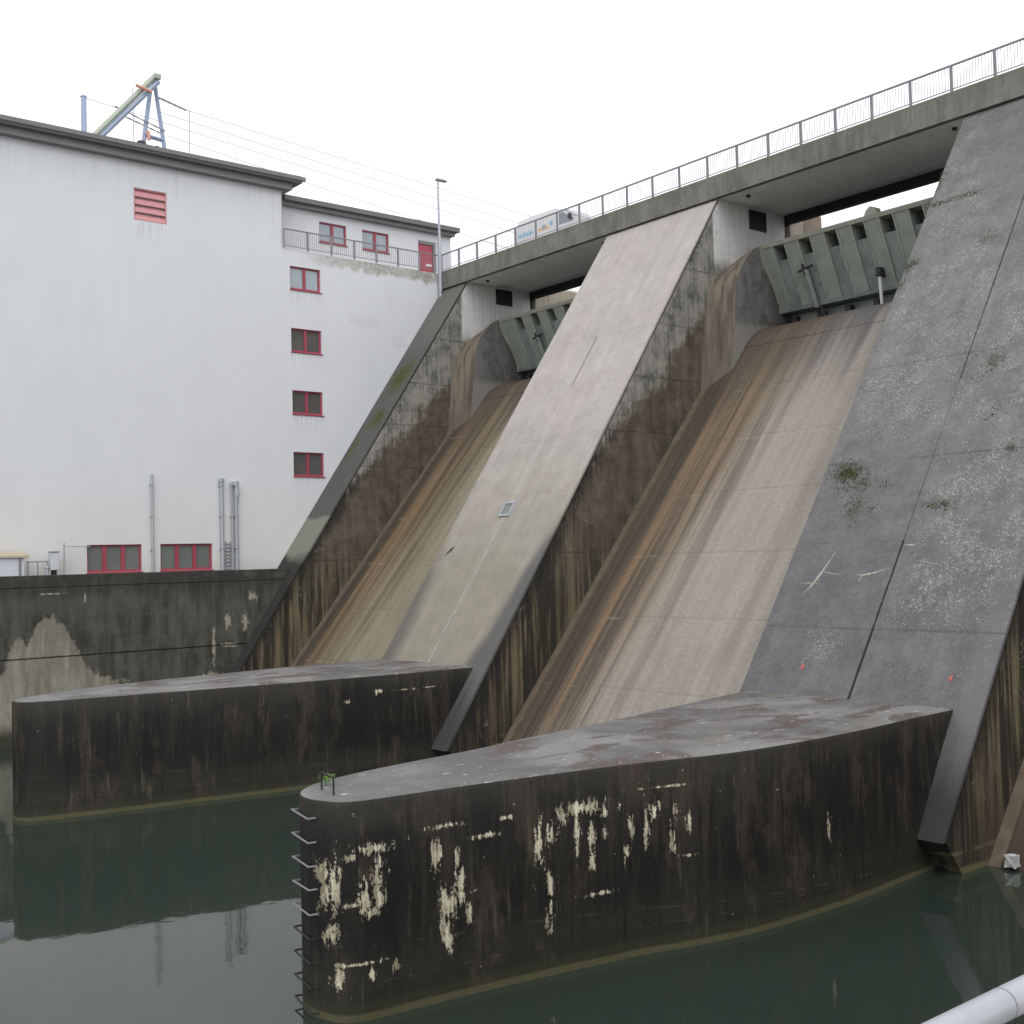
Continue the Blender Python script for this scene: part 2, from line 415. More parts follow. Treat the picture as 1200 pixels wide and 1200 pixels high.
def m_wall_wet(name, spots, shift, tint=1.0):
    """guide wall sides: nearly black, with hanging lime"""
    b = Mat(name, 0.6, 0.35)
    st = b.noise(b.vec(b.X * 2.5, b.Y * 2.5, b.Z * 0.3 + shift), 1.0, 5, 0.6)
    st2 = b.noise(b.vec(b.X * 7.0, b.Y * 7.0, b.Z * 0.55 + shift), 1.0, 6, 0.65)
    n1 = b.noise(b.P, 0.5, 5)
    n3 = b.noise(b.P, 7.0, 6, 0.75)
    c = b.mix(b.sm(st * 0.6 + n1 * 0.4, 0.4, 0.62), (0.0065, 0.006, 0.0052), (0.019, 0.0165, 0.0125))
    c = b.mix(b.sm(st, 0.53, 0.68) * b.sm(b.Z, 1.0, 2.6) * 0.6, c, (0.04, 0.031, 0.021))
    c = b.mix(b.sm(b.Z + (n1 - 0.5) * 1.2, 3.0, 3.8) * 0.6, c, (0.04, 0.035, 0.026))
    c = b.mix(b.sm(b.Z + (n1 - 0.5) * .8, 1.35, 0.7) * 0.7, c, (0.021, 0.02, 0.013))
    c = b.scale(c, tint)
    brn = b.noise(b.vec(b.X * 1.2, b.Y * 1.2, b.Z * 0.5 + shift), 1.0, 6, 0.7)
    c = b.mix(b.sm(brn, 0.52, 0.64) * 0.7, c, (0.05, 0.037, 0.026))
    c = b.mix(b.sm(st2, 0.56, 0.68) * b.sm(brn, .42, .58) * 0.75, c, (0.085, 0.072, 0.048))
    c = b.mix(b.sm(st2, 0.44, 0.34) * 0.8, c, (0.004, 0.004, 0.0035))
    # lime: ragged crust hanging below cracks
    d = b.spots(b.X + b.Y - 5.9 if shift == 0 else b.Y, b.Z, spots)     # X + Y runs on round the nose
    rag = b.noise(b.vec(b.X * 3.0, b.Y * 9.0, b.Z * 2.2 + shift), 1.0, 6, 0.72)
    fine = b.noise(b.P, 16.0, 4, 0.7)
    lime = b.sm(d + (rag - 0.5) * 6.0 + (fine - 0.5) * 2.6, 0.8, 0.5)
    cl = b.mix(b.sm(st2 + (fine - .5) * .5, 0.35, 0.6), (0.27, 0.235, 0.16), (0.74, 0.68, 0.51))
    c = b.mix(lime * 0.92, c, cl)
    # single flecks
    fl = b.sm(b.noise(b.P, 9.0, 3), 0.735, 0.76) * b.sm(n1, 0.45, 0.55)
    c = b.mix(fl * 0.8, c, (0.4, 0.38, 0.3))
    # thin crusts along sloping lift cracks
    for (z0, k, wdt, amt) in ((1.25, -0.062, 0.012, 0.25), (0.62, -0.01, 0.01, 0.2)):
        l = b.m('ABSOLUTE', b.Z - z0 - (b.Y - shift) * k + (n1 - 0.5) * 0.16)
        c = b.mix(b.sm(l, wdt * 2, wdt * 0.6) * b.sm(b.noise(b.P, 1.6, 5, .7), 0.5, 0.58) * amt, c, (0.13, 0.12, 0.075))
    c = b.scale(c, 0.5 + n3 * 0.5 + b.noise(b.P, 18.0, 4, 0.75) * 0.5)
    # water line: a pale olive rim
    c = b.mix(b.sm(b.Z + (n3 - .5) * 0.07 + (n1 - .5) * 0.12, 0.16, 0.1) * (0.55 + n3 * 0.5), c, (0.17, 0.16, 0.085))
    c = b.mix(b.sm(b.Z + (st2 - .5) * 0.25, 0.42, 0.2) * 0.5, c, (0.045, 0.045, 0.024))
    b.base(c)
    b.rough(0.5 + n3 * 0.3)
    b.bump(n3 + lime * 2.0 + st2 * 0.6, 0.6, 0.03)
    return b.mat


def m_wall_top():
    b = Mat('guide wall top wet concrete', 0.5, 0.4)
    n1 = b.noise(b.P, 0.45, 5)
    n2 = b.noise(b.vec(b.X * 1.0, b.Y * 0.45, 0.0), 1.0, 5, 0.6, 0.6)
    n3 = b.noise(b.P, 7.0, 6, 0.7)
    c = b.mix(b.sm(n1, 0.35, 0.65), (0.11, 0.108, 0.108), (0.215, 0.208, 0.204))
    c = b.mix(b.sm(n2, 0.5, 0.6) * 0.8 * b.sm(b.Y, 2.0, 5.0), c, (0.085, 0.06, 0.047))
    c = b.mix(b.sm(n2, 0.44, 0.36) * 0.5 * b.sm(b.Y, 6.0, 10.0), c, (0.17, 0.145, 0.105))
    fl = b.sm(b.noise(b.vec(b.X * 2.0, b.Y * 0.9, 3.0), 2.6, 5, 0.65), 0.63, 0.68)
    c = b.mix(fl * 0.8, c, (0.5, 0.49, 0.45))
    c = b.scale(c, 0.4 + n3 * 0.6 + b.noise(b.P, 16.0, 4, .75) * 0.6)
    b.base(c)
    b.rough(0.35 + n1 * 0.35 + n3 * 0.15)
    b.bump(n3, 0.3, 0.02)
    return b.mat


def m_retain():
    b = Mat('retaining wall concrete', 0.85)
    n1 = b.noise(b.P, 0.6, 5)
    st = b.noise(b.vec(0.0, b.Y * 2.2, b.Z * 0.3), 1.0, 5, 0.6)
    n3 = b.noise(b.P, 5.0, 6, 0.7)
    rag = b.noise(b.P, 2.2, 6, 0.7)
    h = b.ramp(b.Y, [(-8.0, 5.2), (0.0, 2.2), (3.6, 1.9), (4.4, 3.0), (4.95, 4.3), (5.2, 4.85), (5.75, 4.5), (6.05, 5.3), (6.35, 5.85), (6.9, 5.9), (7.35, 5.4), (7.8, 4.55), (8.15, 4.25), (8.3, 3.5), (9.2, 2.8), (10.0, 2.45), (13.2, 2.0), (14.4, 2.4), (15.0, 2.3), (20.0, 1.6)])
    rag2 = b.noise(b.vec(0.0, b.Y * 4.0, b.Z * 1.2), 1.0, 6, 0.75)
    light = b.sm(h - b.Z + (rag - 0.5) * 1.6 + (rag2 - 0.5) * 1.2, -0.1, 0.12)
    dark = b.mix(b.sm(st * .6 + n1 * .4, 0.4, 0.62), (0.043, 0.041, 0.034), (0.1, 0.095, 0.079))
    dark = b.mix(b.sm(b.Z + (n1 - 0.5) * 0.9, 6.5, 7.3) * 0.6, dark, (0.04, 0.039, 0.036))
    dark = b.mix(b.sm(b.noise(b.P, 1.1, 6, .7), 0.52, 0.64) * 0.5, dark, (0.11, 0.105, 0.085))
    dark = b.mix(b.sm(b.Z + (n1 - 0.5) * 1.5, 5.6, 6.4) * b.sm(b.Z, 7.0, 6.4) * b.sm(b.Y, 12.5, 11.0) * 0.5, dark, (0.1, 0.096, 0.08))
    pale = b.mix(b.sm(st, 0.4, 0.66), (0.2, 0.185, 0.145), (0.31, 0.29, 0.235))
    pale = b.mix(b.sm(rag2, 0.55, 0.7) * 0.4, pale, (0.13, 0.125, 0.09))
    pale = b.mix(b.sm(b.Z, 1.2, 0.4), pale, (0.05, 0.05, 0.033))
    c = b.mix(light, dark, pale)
    c = b.scale(c, 0.45 + n3 * 0.6 + b.noise(b.P, 15.0, 4, .75) * 0.5)
    d = b.spots(b.Y, b.Z, [(14.72, 14.98, 2.6, 5.3), (15.0, 16.3, 3.75, 4.15), (16.4, 16.9, 4.4, 5.8), (15.4, 15.9, 4.6, 5.7), (16.7, 17.5, 6.0, 6.7), (13.9, 15.6, 2.2, 2.7), (5.9, 7.6, 6.85, 6.95), (8.3, 8.45, 6.3, 7.1)])
    lime = b.sm(d + (b.noise(b.vec(0.0, b.Y * 6.0, b.Z * 2.5), 1.0, 6, 0.72) - 0.5) * 3.6, 0.72, 0.4)
    c = b.mix(lime * 0.7, c, (0.42, 0.4, 0.31))
    c = b.mix(b.sm(b.m('ABSOLUTE', b.Z - 3.95), 0.07, 0.03) * 0.5, c, (0.03, 0.03, 0.02))
    b.base(c)
    b.bump(n3 + rag, 0.3, 0.03)
    return b.mat


def m_render():
    b = Mat('powerhouse white render', 0.9, 0.2)
    n1 = b.noise(b.P, 0.25, 5)
    n3 = b.noise(b.P, 5.0, 6, 0.7)
    st = b.noise(b.vec(b.X * 2.0, b.Y * 2.2, b.Z * 0.18), 1.0, 5)
    lo = b.sm(b.Z, 9.0, 13.5)
    c = b.mix(lo, (0.71, 0.71, 0.7), (0.705, 0.72, 0.755))
    n5 = b.noise(b.vec(b.X, b.Y * 0.7, b.Z * 0.35), 0.8, 6, 0.7)
    c = b.scale(c, 0.85 + n1 * 0.1 + n3 * 0.05 + n5 * 0.1 + st * 0.06)
    ev = b.sm(b.Z + (n5 - .5) * 3, 25.5, 28.7) * b.sm(b.Y, 20.3, 19.8)
    c = b.mix(ev * b.sm(b.noise(b.vec(0.0, b.Y * 3.5, b.Z * 0.12), 1.0, 5, 0.65), 0.5, 0.68) * 0.2, c, (0.4, 0.4, 0.4))
    # dirt runs below the window sills, patched render near the pier
    for (ya, yb, zt) in ((20.4, 22.5, 23.3), (20.4, 22.5, 19.8), (20.4, 22.5, 16.3), (20.4, 22.5, 12.9), (11.6, 13.4, 25.7)):
        w = b.sm(b.Y, ya, ya + 0.1) * b.sm(b.Y, yb, yb - 0.1) * b.sm(b.Z, zt - 1.3, zt) * b.sm(b.Z, zt + 0.02, zt - 0.04)
        c = b.mix(w * b.sm(b.noise(b.vec(0.0, b.Y * 7.0, b.Z * 0.3), 1.0, 4), 0.45, 0.65) * 0.3, c, (0.36, 0.36, 0.34))
    pt = b.sm(b.spots(b.Y, b.Z, [(24.0, 26.5, 21.6, 22.2), (27.0, 28.4, 20.6, 21.5), (28.4, 29.6, 17.5, 20.0)]) + (n5 - 0.5) * 1.5, 1.0, 0.7)
    c = b.mix(pt * 0.2, c, (0.5, 0.5, 0.49))
    c = b.mix(b.sm(st, 0.6, 0.78) * 0.22 * b.sm(b.Y, 19.0, 23.0), c, (0.42, 0.42, 0.41))
    # stained band below the terrace coping
    up = b.sm(b.Z + (st - 0.5) * 1.1, 24.72, 25.05) * b.sm(b.Z, 25.6, 25.5)
    c = b.mix(up * b.sm(b.Y + (n1 - .5) * 4, 20.5, 24.0) * 0.7 * (0.35 + n3), c, (0.4, 0.37, 0.31))
    c = b.mix(up * b.sm(n1 * .6 + n3 * .4, 0.5, 0.62) * b.sm(b.Y, 21.5, 23.0) * 0.55, c, (0.17, 0.15, 0.115))
    c = b.mix(b.sm(b.Z + (n1 - 0.5) * 2, 8.6, 7.8) * 0.2, c, (0.4, 0.38, 0.33))
    b.base(c)
    b.bump(n3, 0.1, 0.01)
    return b.mat


def m_deck(name, c0, c1, moss=True):
    b = Mat(name, 0.85)
    n1 = b.noise(b.P, 0.5, 5)
    st = b.noise(b.vec(b.X * 2.4, b.Y * 0.6, b.Z * 0.5), 1.0, 6, 0.65)
    n3 = b.noise(b.P, 6.0, 6, 0.7)
    c = b.mix(b.sm(st * 0.6 + n1 * 0.4, 0.38, 0.62), c0, c1)
    c = b.scale(c, 0.78 + n3 * 0.44)
    if moss:
        c = b.mix(b.sm(b.Z + (st - 0.5) * 0.35, 25.3, 25.56) * 0.55, c, (0.16, 0.165, 0.11))
        c = b.mix(b.sm(st, 0.63, 0.72) * 0.6, c, (0.075, 0.07, 0.062))
        fl = b.sm(b.noise(b.vec(b.X * 3.0, 0.0, b.Z * 0.8), 1.5, 3), 0.7, 0.73)
        c = b.mix(fl * 0.6, c, (0.4, 0.38, 0.35))
    b.base(c)
    b.bump(n3, 0.25, 0.02)
    return b.mat


def m_gate():
    b = Mat('gate green paint', 0.55, 0.4)
    n1 = b.noise(b.P, 1.1, 5)
    st = b.noise(b.vec(b.X * 3.0, b.Y * 0.5, b.Z * 0.4), 1.0, 5)
    n3 = b.noise(b.P, 9.0, 5, 0.7)
    c = b.mix(b.sm(n1, 0.35, 0.65), (0.165, 0.2, 0.188), (0.25, 0.285, 0.265))
    c = b.mix(b.sm(st, 0.55, 0.72) * 0.6, c, (0.36, 0.37, 0.31))
    c = b.mix(b.sm(n1 + n3 * 0.25, 0.78, 0.86) * 0.6, c, (0.06, 0.055, 0.04))
    b.base(b.scale(c, 0.85 + n3 * 0.3))
    return b.mat


def m_water():
    b = Mat('river water', 0.03, 0.5)
    b.p.inputs['IOR'].default_value = 1.75
    n = b.noise(b.P, 0.16, 3)
    b.base(b.mix(n, (0.022, 0.034, 0.026), (0.03, 0.045, 0.034)))
    h = b.noise(b.vec(b.X * 1.0, b.Y * 1.0, 0.0), 0.8, 2) + b.noise(b.P, 2.6, 2) * 0.2
    b.bump(h, 0.09, 0.05)
    return b.mat


MT = dict(
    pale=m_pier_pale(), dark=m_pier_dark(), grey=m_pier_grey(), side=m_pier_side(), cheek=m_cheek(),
    wtop=m_wall_top(), retain=m_retain(), render=m_render(), gate=m_gate(), water=m_water(),
    fascia=m_deck('deck edge concrete', (0.145, 0.14, 0.126), (0.235, 0.225, 0.205)),
    soffit=m_deck('deck soffit concrete', (0.76, 0.75, 0.73), (0.86, 0.85, 0.83), False),
    plainc=m_deck('old concrete', (0.2, 0.19, 0.165), (0.33, 0.31, 0.27), False),
    beige=m_deck('beige pier nose concrete', (0.34, 0.3, 0.24), (0.46, 0.41, 0.33), False),
    brownc=m_deck('brown pier nose concrete', (0.2, 0.155, 0.13), (0.28, 0.22, 0.18), False),
    kerb=plain('kerb concrete stained', (0.15, 0.115, 0.082), 0.8, var=0.55, scale=2.5),
    asphalt=plain('asphalt', (0.05, 0.05, 0.05), 0.9),
    chute_a=m_chute('chute concrete left bay', -32.0, -19.9, (0.285, 0.25, 0.175), 0.26),
    chute_b=m_chute('chute concrete middle bay', -12.4, 0.0, (0.325, 0.295, 0.255), 0.29),
    chute_c=m_chute('chute concrete right bay', 7.8, 20.3, (0.12, 0.085, 0.055)),
    red=plain('red window paint', (0.36, 0.07, 0.1), 0.5),
    redpale=plain('faded red louvre paint', (0.64, 0.31, 0.325), 0.55),
    doorred=plain('red door paint', (0.43, 0.09, 0.12), 0.5),
    cornice=plain('cornice grey brown sheet', (0.26, 0.245, 0.25), 0.7),
    gutter=plain('cornice top sheet', (0.19, 0.18, 0.18), 0.7),
    steel=plain('grey railing paint', (0.265, 0.245, 0.27), 0.5),
    galv=plain('galvanised steel', (0.44, 0.46, 0.5), 0.42, 0.5, 0.35, var=0.25, scale=7),
    bluesteel=plain('pale blue steel', (0.4, 0.47, 0.62), 0.5),
    olive=plain('olive steel', (0.42, 0.46, 0.38), 0.5),
    orange=plain('orange insulator glaze', (0.75, 0.36, 0.27), 0.4),
    cable=plain('cable grey', (0.3, 0.3, 0.33), 0.5),
    darkfe=plain('dark iron', (0.03, 0.03, 0.03), 0.6),
    shadowfe=plain('dark steel and painted shade', (0.02, 0.022, 0.022), 0.7),  # girder steel; on slot core and hole plate it is painted shade
    ribpaint=plain('gate rib paint weathered', (0.33, 0.33, 0.275), 0.6, var=0.25, scale=2.0),
    ribband=plain('gate rib band paint', (0.27, 0.3, 0.265), 0.6, var=0.3, scale=1.5),
    pocket=plain('gate pocket painted shade', (0.07, 0.09, 0.085), 0.7),  # darker than the gate: shadow inside the pockets put into the colour
    white=plain('white paint', (0.8, 0.8, 0.8), 0.4),
    van=plain('white van paint', (0.82, 0.83, 0.84), 0.25, 0.5, var=0.03),
    vanglass=plain('van glass', (0.25, 0.28, 0.31), 0.1, 0.5),
    tyre=plain('tyre rubber', (0.02, 0.02, 0.02), 0.8),
    blue=plain('blue decal', (0.32, 0.58, 0.76), 0.4),
    orangedec=plain('orange decal', (0.86, 0.58, 0.3), 0.4),
    greydec=plain('grey decal', (0.4, 0.42, 0.48), 0.4),
    lime=plain('lime crust', (0.36, 0.345, 0.29), 0.9, var=0.3, scale=9),
    redmark=plain('red survey paint', (0.42, 0.13, 0.1), 0.8, var=0.4, scale=12),
    moss=plain('moss', (0.06, 0.075, 0.022), 0.95, var=0.5, scale=6),
    weed=plain('weed leaf', (0.16, 0.3, 0.06), 0.7, var=0.3, scale=20),
    wood=plain('bare bark', (0.16, 0.145, 0.135), 0.9),
    roofbeige=plain('beige roof sheet', (0.5, 0.44, 0.33), 0.7),
    hutwhite=plain('hut white cladding', (0.6, 0.63, 0.68), 0.6),
    bedrock=plain('river bed', (0.1, 0.1, 0.08), 0.95),
    grassy=plain('bank earth', (0.1, 0.1, 0.06), 0.95),
    foam=plain('white foam block', (0.5, 0.5, 0.49), 0.9, var=0.4, scale=6),
)
W3SPOTS = [(-1.73, -1.39, 2.28, 2.84), (-1.67, -1.31, 1.62, 2.43), (-1.53, -1.1, 1.11, 1.77), (-1.41, -0.99, 1.78, 2.81), (-1.03, -0.6, 2.72, 2.89), (-0.65, 0.19, 2.83, 3.05), (-0.64, -0.29, 1.65, 2.45), (-0.55, -0.11, 1.72, 1.93), (-0.33, -0.01, 2.08, 2.82), (-0.27, -0.06, 1.79, 2.38), (-1.06, -0.53, 1.93, 2.05), (0.98, 1.21, 2.35, 2.96), (1.2, 1.58, 1.32, 2.0), (1.11, 1.48, 0.92, 1.56), (1.53, 1.81, 1.65, 2.27), (1.53, 1.68, 2.28, 2.77), (1.73, 1.89, 1.32, 1.63), (3.43, 3.73, 2.01, 2.89), (3.64, 4.0, 2.3, 2.94), (3.73, 3.97, 1.46, 1.97), (3.71, 3.91, 0.89, 1.5), (4.05, 5.52, 2.92, 3.2), (4.11, 4.42, 2.81, 3.14), (4.47, 4.67, 2.13, 3.02), (4.86, 5.06, 2.32, 2.77), (4.86, 5.06, 1.7, 2.32), (5.22, 5.47, 2.74, 3.02), (5.25, 5.43, 2.31, 2.69), (5.84, 6.05, 1.84, 2.29), (5.95, 6.12, 2.28, 2.87), (6.39, 6.6, 2.15, 3.16), (6.58, 6.8, 2.55, 2.89), (6.79, 6.95, 2.79, 2.99), (7.1, 7.31, 1.91, 2.5), (7.22, 7.44, 2.61, 2.92), (7.58, 7.8, 2.17, 2.72), (1.92, 2.68, 2.77, 2.87), (2.6, 3.05, 3.03, 3.14), (6.8, 7.81, 3.23, 3.28), (6.2, 6.46, 3.23, 3.3), (-1.36, -0.09, 0.93, 1.01), (-1.33, -1.03, 0.56, 0.94), (-0.45, -0.28, 0.67, 0.9), (0.07, 0.28, 0.67, 0.92), (1.88, 2.06, 1.79, 1.91), (12.13, 12.28, 1.5, 2.05), (4.61, 5.54, 1.31, 1.4), (7.38, 7.94, 1.79, 1.86), (0.9, 1.7, 3.06, 3.16)]
W2SPOTS = [(12.2, 12.7, 3.1, 3.3), (13.0, 13.8, 3.14, 3.22), (14.2, 14.9, 3.16, 3.22), (15.6, 15.9, 0.7, 1.1), (11.0, 11.25, 2.85, 3.0)]
MT['w3'] = m_wall_wet('guide wall side near', W3SPOTS, 0.0)
MT['w2'] = m_wall_wet('guide wall side far', W2SPOTS, 3.0, 1.0)


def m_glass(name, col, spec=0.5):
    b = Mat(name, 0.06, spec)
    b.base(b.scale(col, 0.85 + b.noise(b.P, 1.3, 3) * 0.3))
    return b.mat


MT['glass_pale'] = m_glass('window glass with painted sky reflection', (0.36, 0.42, 0.46))  # pale tone paints the sky's reflection into the glass colour
MT['glass_dark'] = m_glass('window glass with painted bank reflection', (0.11, 0.105, 0.1))  # dark tone paints the opposite bank's reflection into the glass colour
MT['glass_mid'] = m_glass('window glass with grey curtain', (0.17, 0.185, 0.175))

# ------------------------------------------------------------------ object helpers
ORG = {}


def worg(o):
    return ORG.get(o.name, Vector((0, 0, 0))) if o else Vector((0, 0, 0))


def thing(name, label, cat, loc=(0, 0, 0), group=None):
    o = bpy.data.objects.new(name, None)
    C.objects.link(o)
    o.location = loc
    o.empty_display_size = 0.3
    ORG[o.name] = Vector(loc)
    tag(o, label, cat, group)
    return o


def tag(o, label=None, cat=None, group=None, kind=None):
    if label: o['label'] = label
    if cat: o['category'] = cat
    if group: o['group'] = group
    if kind: o['kind'] = kind
    return o


def part(name, geo, mat, parent=None, smooth=None):
    """geo = (verts, faces[, material slots]) in world coordinates -> ONE mesh object"""
    v, f = geo[0], geo[1]
    org = worg(parent)
    me = bpy.data.meshes.new(name)
    me.from_pydata([Vector(p) - org for p in v], [], f)
    mats = mat if isinstance(mat, (list, tuple)) else [mat]
    for mm in mats:
        me.materials.append(mm)
    if len(geo) > 2:
        me.polygons.foreach_set('material_index', geo[2])
    bm = bmesh.new()
    bm.from_mesh(me)
    bmesh.ops.recalc_face_normals(bm, faces=bm.faces)
    bm.to_mesh(me)
    bm.free()
    if smooth:
        for p in me.polygons:
            p.use_smooth = True
        me.set_sharp_from_angle(angle=R(smooth))
    me.update()
    o = bpy.data.objects.new(name, me)
    C.objects.link(o)
    if parent:
        o.parent = parent
        ORG[o.name] = org
    else:
        ORG[o.name] = Vector((0, 0, 0))
    return o


def cat_geo(gs):
    V, F = [], []
    for g in gs:
        k = len(V)
        V += list(g[0])
        F += [tuple(i + k for i in f) for f in g[1]]
    return V, F


def box(x0, x1, y0, y1, z0, z1):
    v = [(x, y, z) for x in (x0, x1) for y in (y0, y1) for z in (z0, z1)]
    f = [(0, 1, 3, 2), (4, 6, 7, 5), (0, 4, 5, 1), (2, 3, 7, 6), (0, 2, 6, 4), (1, 5, 7, 3)]
    return v, f


def bbox(x0, x1, y0, y1, z0, z1, c=0.02):
    """box with chamfered edges"""
    bm = bmesh.new()
    v, f = box(x0, x1, y0, y1, z0, z1)
    vs = [bm.verts.new(p) for p in v]
    for q in f:
        bm.faces.new([vs[i] for i in q])
    bmesh.ops.recalc_face_normals(bm, faces=bm.faces)
    bmesh.ops.bevel(bm, geom=list(bm.edges), offset=c, segments=1, affect='EDGES')
    bm.verts.index_update()
    g = [tuple(p.co) for p in bm.verts], [tuple(p.index for p in q.verts) for q in bm.faces]
    bm.free()
    return g


def prism(poly, axis, a, b_):
    """polygon extruded along an axis; poly holds the other two coordinates in x, y, z order"""
    def mk(p, t):
        if axis == 'x': return (t, p[0], p[1])
        if axis == 'y': return (p[0], t, p[1])
        return (p[0], p[1], t)
    n = len(poly)
    v = [mk(p, a) for p in poly] + [mk(p, b_) for p in poly]
    f = [tuple(range(n)), tuple(range(n, 2 * n))]
    f += [(i, (i + 1) % n, n + (i + 1) % n, n + i) for i in range(n)]
    return v, f


def tube(pts, r, n=8, caps=True):
    pts = [Vector(p) for p in pts]
    rs = r if isinstance(r, (list, tuple)) else [r] * len(pts)
    V, F = [], []
    up = None
    for i, p in enumerate(pts):
        d = (pts[min(i + 1, len(pts) - 1)] - pts[max(i - 1, 0)]).normalized()
        if up is None:
            up = Vector((0, 0, 1)) if abs(d.z) < 0.9 else Vector((1, 0, 0))
        s = d.cross(up).normalized()
        up = s.cross(d).normalized()
        for k in range(n):
            t = 2 * math.pi * k / n
            V.append(p + (s * math.cos(t) + up * math.sin(t)) * rs[i])
    for i in range(len(pts) - 1):
        for k in range(n):
            F.append((i * n + k, i * n + (k + 1) % n, (i + 1) * n + (k + 1) % n, (i + 1) * n + k))
    if caps:
        F.append(tuple(range(n)))
        F.append(tuple(range((len(pts) - 1) * n, len(pts) * n)))
    return V, F


def copy_tree(o, off, parent=None):
    c = o.copy()
    C.objects.link(c)
    c.parent = parent
    if parent is None:
        c.location = Vector(o.location) + Vector(off)
    for ch in [x for x in bpy.data.objects if x.parent == o]:
        copy_tree(ch, off, c)
    return c


def slope(x, z, off=0.0):
    return (x, Y0 + M * z + off, z)


# ------------------------------------------------------------------ setting
P3L, P3R = 0.0, 7.776
P2R, P2L = -12.4775, -19.84
P1R, P1L = -32.0757, -34.461
P4L, P4R = 20.25, 27.6
FX = -34.49                    # powerhouse front
ZD, ZU = 25.541, 24.524        # deck top and soffit
YD, YU = 30.73, 36.2           # deck edges

tag(part('river_water', ([(-32.95, -400, 0), (200, -400, 0), (200, 19.0, 0), (-32.95, 19.0, 0)], [(0, 1, 2, 3)]), MT['water']), kind='structure')
tag(part('river_bed', ([(-2500, -2500, -4), (2500, -2500, -4), (2500, 2500, -4), (-2500, 2500, -4)], [(0, 1, 2, 3)]), MT['bedrock']), kind='structure')
tag(part('reservoir_water', ([(-36, 37, 21.3), (60, 37, 21.3), (60, 400, 21.3), (-36, 400, 21.3)], [(0, 1, 2, 3)]), MT['water']), kind='structure')
tag(part('bank_ground', box(-34.485, -34.31, -60, 18.9, -3.5, 7.68), MT['plainc']), kind='structure')
tag(part('upstream_bank', box(-400, -36.3, 41, 500, -3.5, 22.5), MT['grassy']), kind='structure')
tag(part('viewing_platform', bbox(22.3, 60, -60, 13.2, -3.5, 6.05, 0.03), MT['plainc']), kind='structure')
# ------------------------------------------------------------------ dam piers
ZJ = [0.86, 3.2, 5.67, 8.17, 10.74, 13.25, 15.72, 18.2, 20.65, 24.45]


def face_panel(xa, xb, za, zb, off):
    c = 0.003
    V = [slope(xa, za, off + c), slope(xb, za, off + c), slope(xb, zb, off + c), slope(xa, zb, off + c),
         slope(xa + c, za + c, off), slope(xb - c, za + c, off), slope(xb - c, zb - c, off), slope(xa + c, zb - c, off),
         slope(xa, za, 0.16), slope(xb, za, 0.16), slope(xb, zb, 0.16), slope(xa, zb, 0.16)]
    F = [(4, 5, 6, 7), (0, 1, 5, 4), (1, 2, 6, 5), (2, 3, 7, 6), (3, 0, 4, 7),
         (8, 9, 1, 0), (9, 10, 2, 1), (10, 11, 3, 2), (11, 8, 0, 3)]
    return V, F


def make_pier(xl, xr, label, mat, mid, gaps, cheeks, nose_mat=None, end_y=39.2):
    t = thing('dam_pier', label, 'dam pier', ((xl + xr) / 2, 24, 0), 'piers of the dam')
    body = [slope(0, 0.86, 0.13)[1:], (15.75, -0.5), (15.75, -3.8), (35.85, -3.8), (35.85, ZU - 0.01), (YD + 0.25, ZU - 0.01)]
    part('pier_body', prism(body, 'x', xl, xr), MT['side'], t)
    core = [(35.85, -3.8), (36.3, -3.8), (36.3, ZU - 0.01), (35.85, ZU - 0.01)]
    part('stoplog_slot', prism(core, 'x', xl + 0.5, xr - 0.5), MT['shadowfe'], t)  # core coloured near black: shade of the recess put into the colour
    part('upstream_nose', bbox(xl, xr, 36.3, 37.4, -3.8, 24.9, 0.04), MT['beige'], t)
    part('nose_block', bbox(xl + 0.12, xr - 0.12, 37.4, end_y, -3.8, 25.15, 0.15), nose_mat or MT['brownc'], t)
    # facing slabs between the joints
    for i in range(len(ZJ) - 1):
        cols = [(xl, xr)] if mid is None else [(xl, mid - gaps.get(i, 0.003)), (mid + gaps.get(i, 0.003), xr)]
        for (a, b_) in cols:
            part('face_panel', face_panel(a, b_, ZJ[i] + (0.001 if i else 0), ZJ[i + 1] - 0.001, random.uniform(0, 0.0025)), mat, t)
    # cheeks that narrow the bay beside the gate
    outer = [(29.28, 15.15), (29.42, 16.1), (29.5, 17.0), (29.62, 18.4), (29.93, 19.8), (30.3, 20.4), (30.75, 20.85), (31.4, 21.3), (32.1, 21.75), (33.0, 22.25), (33.9, 22.65)]
    inner = [(30.1, 15.9), (30.25, 16.9), (30.3, 17.6), (30.36, 18.5), (30.5, 20.0), (30.7, 20.6), (31.0, 21.1), (31.45, 21.6), (31.95, 22.05), (32.9, 22.4), (33.9, 22.65)]
    for (x, s) in cheeks:
        V = [(x, y, z) for y, z in outer] + [(x + s * 1.22, y, z) for y, z in inner]
        n = len(outer)
        F = [(i, i + 1, n + i + 1, n + i) for i in range(n - 1)]
        k = len(V)
        V += [(x, 35.8, 22.65), (x, 35.8, 13.9), (x + s * 1.22, 35.8, 22.65), (x + s * 1.22, 35.8, 13.9)]
        F += [(0, n, k + 3, k + 1), tuple(n + i for i in range(n)) + (k + 2, k + 3), (n - 1, k, k + 2, 2 * n - 1), (k, k + 1, k + 3, k + 2)]
        part('gate_cheek', (V, F), MT['cheek'], t, smooth=28)
    return t


